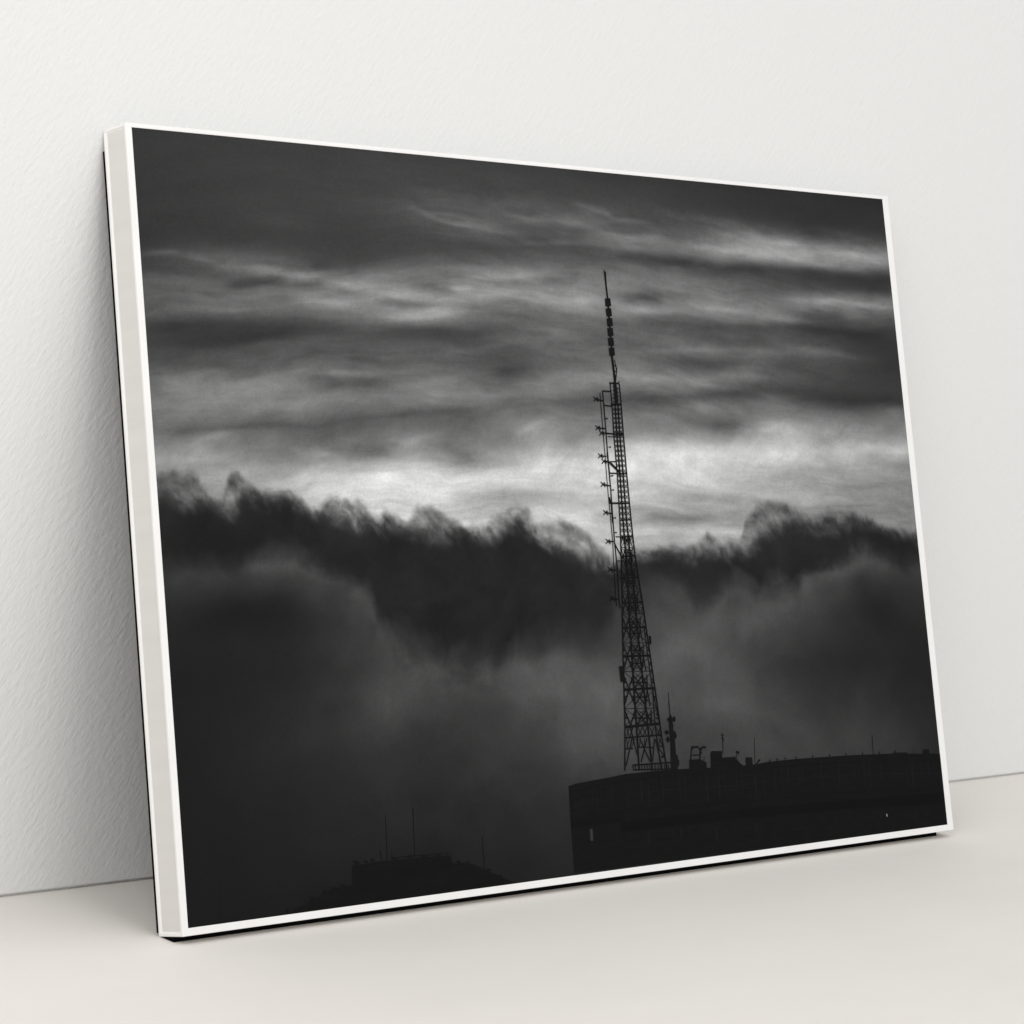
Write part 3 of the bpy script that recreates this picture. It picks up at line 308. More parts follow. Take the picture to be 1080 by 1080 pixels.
MARKS = [[[[464.1,39.75],[467.56,39.78],[467.31,29.03],[463.85,29.0]],56],[[[887.42,18.92],[888.8,19.0],[889.65,16.61],[888.15,15.78]],150],[[[505.21,42.52],[562.79,42.88],[682.86,41.35],[839.45,36.89],[983.92,33.53],[983.84,22.2],[838.17,28.42],[681.6,32.28],[561.58,33.63],[505.31,33.3]],23.5],[[[440.78,47.68],[504.62,47.84],[505.26,42.96],[440.76,42.5]],24],[[[448.31,74.59],[449.42,74.62],[449.07,59.04],[447.97,59.02]],32],[[[453.8,78.42],[454.91,78.44],[454.48,59.37],[453.37,59.35]],30.6],[[[458.05,71.91],[459.16,71.93],[458.69,51.11],[457.58,51.1]],29.6],[[[470.98,79.71],[472.47,79.75],[472.02,60.58],[470.53,60.56]],30.6],[[[476.06,76.67],[478.05,76.71],[477.48,52.3],[475.49,52.27]],29.6],[[[482.09,77.12],[483.21,77.14],[482.71,56.19],[481.59,56.17]],30.6],[[[496.3,77.86],[497.44,77.88],[496.92,56.85],[495.79,56.83]],32],[[[503.42,81.46],[504.55,81.48],[503.94,56.89],[502.8,56.88]],28.6],[[[516.46,74.7],[518.5,74.74],[518.05,57.12],[516.01,57.09]],29.6],[[[535.42,78.5],[537.47,78.54],[536.91,57.29],[534.85,57.26]],32],[[[545.19,78.66],[547.25,78.7],[546.58,53.85],[544.52,53.82]],30.6],[[[550.93,75.23],[552.1,75.25],[551.76,62.81],[550.59,62.79]],29.6],[[[557.15,82.38],[558.71,82.41],[558.02,57.49],[556.47,57.47]],28.6],[[[564.43,82.51],[566.51,82.55],[565.81,57.57],[563.73,57.54]],30.6],[[[587.34,81.92],[589.45,81.96],[588.72,56.84],[586.61,56.81]],30.6],[[[595.2,81.65],[597.32,81.7],[596.58,56.53],[594.46,56.5]],30.6],[[[607.95,74.03],[609.55,74.06],[609.17,61.44],[607.58,61.42]],29.6],[[[616.32,80.94],[617.53,80.97],[616.92,61.09],[615.72,61.07]],29.6],[[[625.5,80.63],[627.65,80.68],[626.75,51.71],[624.61,51.68]],32],[[[635.17,76.69],[636.38,76.71],[635.87,60.38],[634.66,60.36]],30.6],[[[642.77,80.05],[644.94,80.1],[644.13,54.64],[641.96,54.61]],32],[[[650.85,79.78],[652.48,79.81],[651.84,59.77],[650.21,59.74]],29.6],[[[660.59,79.46],[662.23,79.49],[661.39,53.92],[659.76,53.9]],28.6],[[[668.2,79.2],[669.84,79.23],[668.88,49.96],[667.23,49.94]],29.6],[[[675.88,79.24],[677.53,79.27],[676.67,53.61],[675.02,53.59]],30.6],[[[694.32,72.11],[696.55,72.15],[695.79,50.06],[693.57,50.04]],32],[[[707.63,75.88],[709.31,75.91],[708.4,50.05],[706.73,50.03]],30.6],[[[723.88,76.01],[725.57,76.04],[724.78,53.79],[723.09,53.77]],30.6],[[[734.56,79.79],[736.83,79.84],[736.08,59.37],[733.82,59.34]],29.6],[[[743.06,79.87],[745.34,79.92],[744.58,59.41],[742.31,59.38]],32],[[[760.16,79.96],[761.45,79.98],[760.68,59.4],[759.39,59.38]],30.6],[[[765.46,76.05],[767.19,76.08],[766.55,59.22],[764.82,59.19]],29.6],[[[782.1,71.73],[783.84,71.76],[783.11,52.96],[781.37,52.94]],28.6],[[[793.57,78.86],[795.9,78.9],[794.87,52.5],[792.54,52.47]],30.6],[[[804.59,78.49],[805.91,78.52],[804.85,52.05],[803.54,52.04]],28.6],[[[820.48,77.97],[822.26,78.0],[821.18,51.43],[819.41,51.41]],32],[[[844.23,69.57],[845.57,69.59],[845.01,56.24],[843.67,56.22]],32],[[[852.08,69.29],[853.43,69.32],[852.87,55.94],[851.52,55.92]],29.6],[[[859.34,76.68],[861.74,76.73],[860.6,49.92],[858.2,49.89]],30.6],[[[868.3,76.39],[870.71,76.43],[869.39,45.73],[866.98,45.71]],30.6],[[[885.76,68.12],[887.59,68.15],[887.0,54.67],[885.17,54.64]],32],[[[905.08,66.91],[906.46,66.93],[905.85,53.39],[904.47,53.37]],30.6],[[[926.53,65.43],[928.39,65.46],[927.32,42.14],[925.46,42.12]],29.6],[[[935.72,68.7],[938.21,68.74],[936.94,41.47],[934.46,41.45]],32],[[[950.51,67.7],[952.39,67.72],[951.56,50.13],[949.68,50.11]],30.6],[[[962.29,70.83],[964.81,70.87],[963.78,49.3],[961.26,49.27]],29.6],[[[971.01,66.3],[973.54,66.34],[972.41,42.78],[969.88,42.75]],28.6],[[[446.05,76.13],[491.0,79.51],[567.71,80.8],[668.63,77.36],[758.19,78.16],[890.12,73.74],[983.84,67.4],[983.68,66.42],[889.97,72.79],[758.05,77.23],[668.5,76.45],[567.6,79.91],[490.89,78.64],[445.95,75.27]],24.5],[[[444.6,64.11],[489.48,67.35],[566.1,68.4],[666.88,64.65],[756.31,65.17],[888.06,60.35],[981.64,53.73],[981.48,52.76],[887.91,59.4],[756.18,64.25],[666.76,63.75],[565.99,67.51],[489.38,66.48],[444.49,63.26]],31],[[[442.73,48.7],[487.55,51.75],[564.04,52.49],[664.64,48.35],[753.91,48.52],[885.41,43.18],[978.81,36.2],[978.65,35.22],[885.26,42.23],[753.77,47.59],[664.51,47.45],[563.92,51.61],[487.44,50.88],[442.63,47.84]],24.8],[[[512.61,31.13],[514.13,31.14],[513.99,25.88],[512.47,25.87]],30.0],[[[519.2,31.16],[520.72,31.17],[520.52,23.26],[519.0,23.26]],28.8],[[[538.85,31.24],[542.7,31.27],[542.37,18.91],[538.52,18.89]],30.0],[[[572.4,30.83],[575.01,30.85],[574.78,22.83],[572.17,22.82]],30.0],[[[582.79,30.34],[586.73,30.37],[586.49,22.34],[582.56,22.31]],30.0],[[[594.54,29.8],[597.18,29.82],[596.94,21.76],[594.3,21.74]],28.8],[[[623.57,28.45],[626.24,28.47],[625.99,20.35],[623.31,20.34]],28.8],[[[631.55,28.08],[635.59,28.11],[635.19,15.46],[631.16,15.44]],30.0],[[[658.41,26.83],[661.13,26.85],[660.87,18.66],[658.14,18.65]],28.8],[[[666.56,26.66],[668.2,26.67],[668.02,21.21],[666.38,21.2]],28.8],[[[688.8,26.58],[692.95,26.61],[692.51,13.78],[688.36,13.77]],30.0],[[[698.48,26.55],[702.65,26.58],[702.49,21.98],[698.32,21.96]],28.8],[[[715.47,26.49],[717.15,26.5],[716.98,21.89],[715.3,21.88]],30.0],[[[786.92,24.71],[791.27,24.73],[791.09,20.04],[786.74,20.02]],30.0],[[[807.44,23.77],[811.83,23.79],[811.64,19.08],[807.25,19.06]],28.8],[[[817.62,23.3],[820.56,23.31],[820.37,18.59],[817.43,18.58]],30.0],[[[829.32,22.76],[832.28,22.78],[832.09,18.04],[829.13,18.03]],28.8],[[[841.09,22.22],[842.87,22.23],[842.68,17.48],[840.89,17.47]],28.8],[[[851.74,21.73],[853.53,21.74],[853.33,16.98],[851.54,16.97]],28.8],[[[866.91,21.04],[868.71,21.05],[868.51,16.27],[866.7,16.26]],28.8],[[[877.68,20.54],[882.22,20.56],[882.01,15.77],[877.47,15.76]],30.0],[[[913.82,17.79],[918.43,17.81],[918.22,12.98],[913.6,12.97]],28.8],[[[932.1,16.33],[936.76,16.35],[936.53,11.5],[931.88,11.48]],30.0],[[[950.54,14.85],[953.67,14.86],[953.44,9.99],[950.31,9.99]],30.0]]
